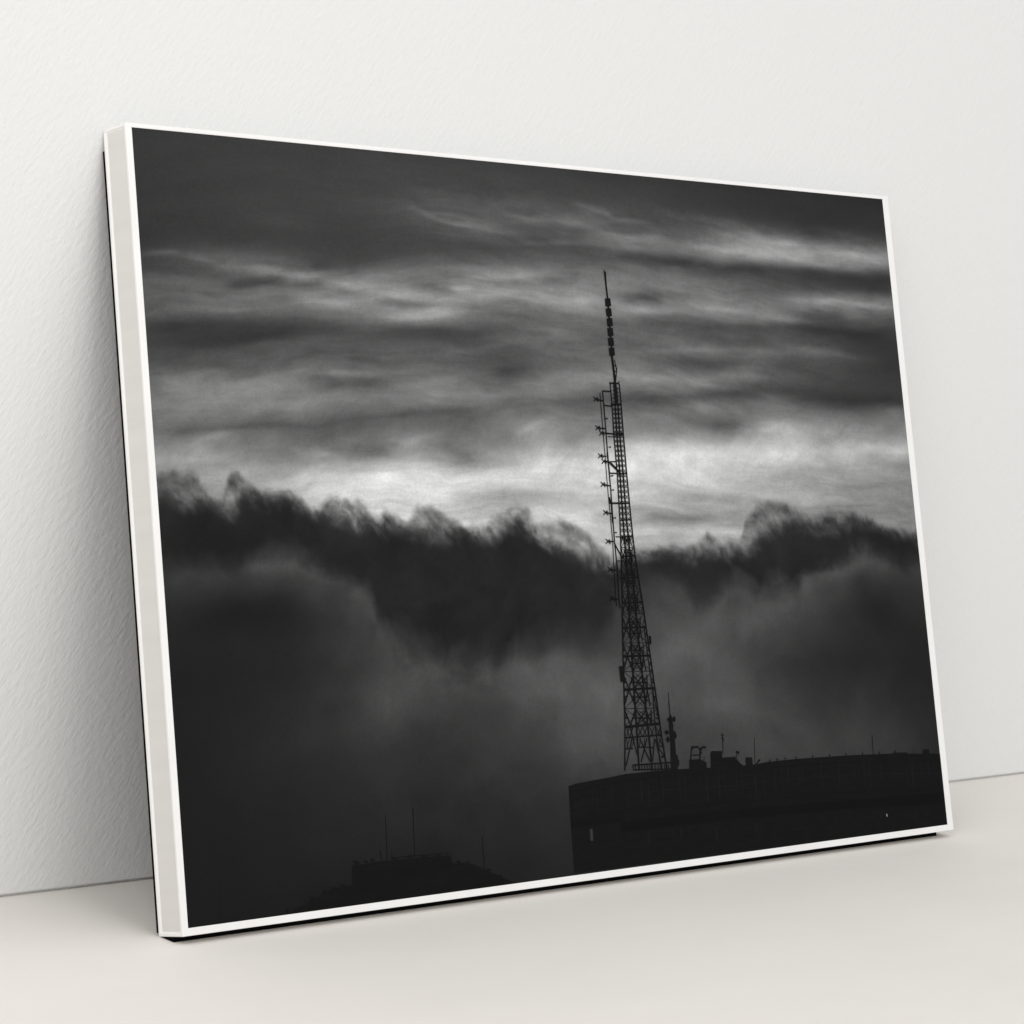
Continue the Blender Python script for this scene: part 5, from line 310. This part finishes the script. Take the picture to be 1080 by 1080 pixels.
TOWERPOLY = [[[549.09,567.81],[551.88,565.24],[551.47,553.62],[551.95,539.73],[549.86,539.65],[549.39,553.53]],[[546.99,539.45],[554.58,540.02],[554.92,532.34],[547.17,531.5]],[[546.94,529.64],[554.52,530.19],[554.86,522.52],[547.11,521.7]],[[547.04,520.04],[554.62,520.56],[554.96,512.89],[547.21,512.1]],[[546.62,510.42],[554.19,510.93],[554.53,503.26],[546.79,502.49]],[[546.2,500.81],[553.77,501.3],[554.11,493.64],[546.37,492.88]],[[546.16,491.22],[553.73,491.69],[554.07,484.04],[546.34,483.3]],[[548.15,458.4],[552.3,458.48],[552.84,448.36],[552.27,435.49],[547.6,435.43],[547.79,448.29]],[[521.12,187.33],[527.11,186.32],[527.69,171.72],[521.39,172.24]],[[564.85,213.6],[567.86,213.74],[567.76,205.87],[565.12,205.63]]]
MAST = [[584.7,159.05,584.26,148.59,0.79],[584.23,150.4,584.17,136.85,1.31]]
MASTPOLY = [[[583.63,137.78],[585.59,137.66],[587.07,133.96],[586.97,123.13],[587.78,112.24],[587.38,85.24],[578.49,85.36],[581.01,112.7],[581.11,123.51],[581.76,132.48]],[[584.87,133.19],[584.37,132.19],[582.63,131.43],[580.89,131.36],[580.15,132.51],[579.06,133.56],[580.24,134.62],[581.51,135.12],[583.32,135.47],[584.22,134.24]],[[591.57,133.13],[591.07,131.76],[589.52,130.66],[588.01,130.51],[587.44,132.05],[586.57,133.45],[587.67,134.93],[588.79,135.65],[590.38,136.19],[591.07,134.54]],[[580.55,121.2],[579.98,120.11],[578.01,119.29],[576.03,119.23],[575.18,120.49],[573.93,121.64],[575.27,122.78],[576.71,123.32],[578.76,123.7],[579.8,122.35]],[[591.11,117.62],[590.32,115.7],[587.79,114.2],[585.29,114.03],[584.29,116.2],[582.79,118.17],[584.56,120.22],[586.41,121.21],[589.02,121.93],[590.24,119.6]],[[580.73,114.52],[580.18,113.06],[578.48,111.91],[576.81,111.76],[576.18,113.41],[575.21,114.89],[576.4,116.46],[577.65,117.22],[579.39,117.78],[580.17,116.02]],[[587.69,127.59],[587.07,126.41],[584.92,125.52],[582.77,125.45],[581.84,126.81],[580.48,128.06],[581.94,129.3],[583.51,129.89],[585.74,130.3],[586.87,128.84]],[[584.53,99.49],[589.26,99.52],[589.72,94.98],[591.16,93.97],[590.5,88.97],[588.37,88.77],[588.16,85.18],[581.35,85.24]]]
M_far = ink('ink_far_roofs', 25.5, .1); M_tow = ink('ink_tower', 27, .15, 60); M_bld = ink('ink_building', 26.5, .10, 40)
flat('printed_far_roofs', FARSEG, [FAR], .00012, M_far, 'dark roofs with thin aerials at the lower left of the photograph')
flat('printed_building', ROOF, [BLD]+ROOFPOLY, .00018, M_bld, 'black flat roofed building at the lower right of the photograph')
greys = sorted(set(v_ for _, v_ in MARKS))
flat('printed_facade_marks', [], [p_ for p_, _ in MARKS], .00030, [ink('ink_facade', v_, .04) for v_ in greys], 'faint windows on the dark facade', [greys.index(v_) for _, v_ in MARKS])
flat('printed_antenna_mast', MAST, MASTPOLY, .00036, M_tow, 'short antenna mast beside the tower')
flat('printed_lattice_tower', TOWER, TOWERPOLY, .00044, M_tow, 'tall lattice broadcasting tower on the roof of the building')
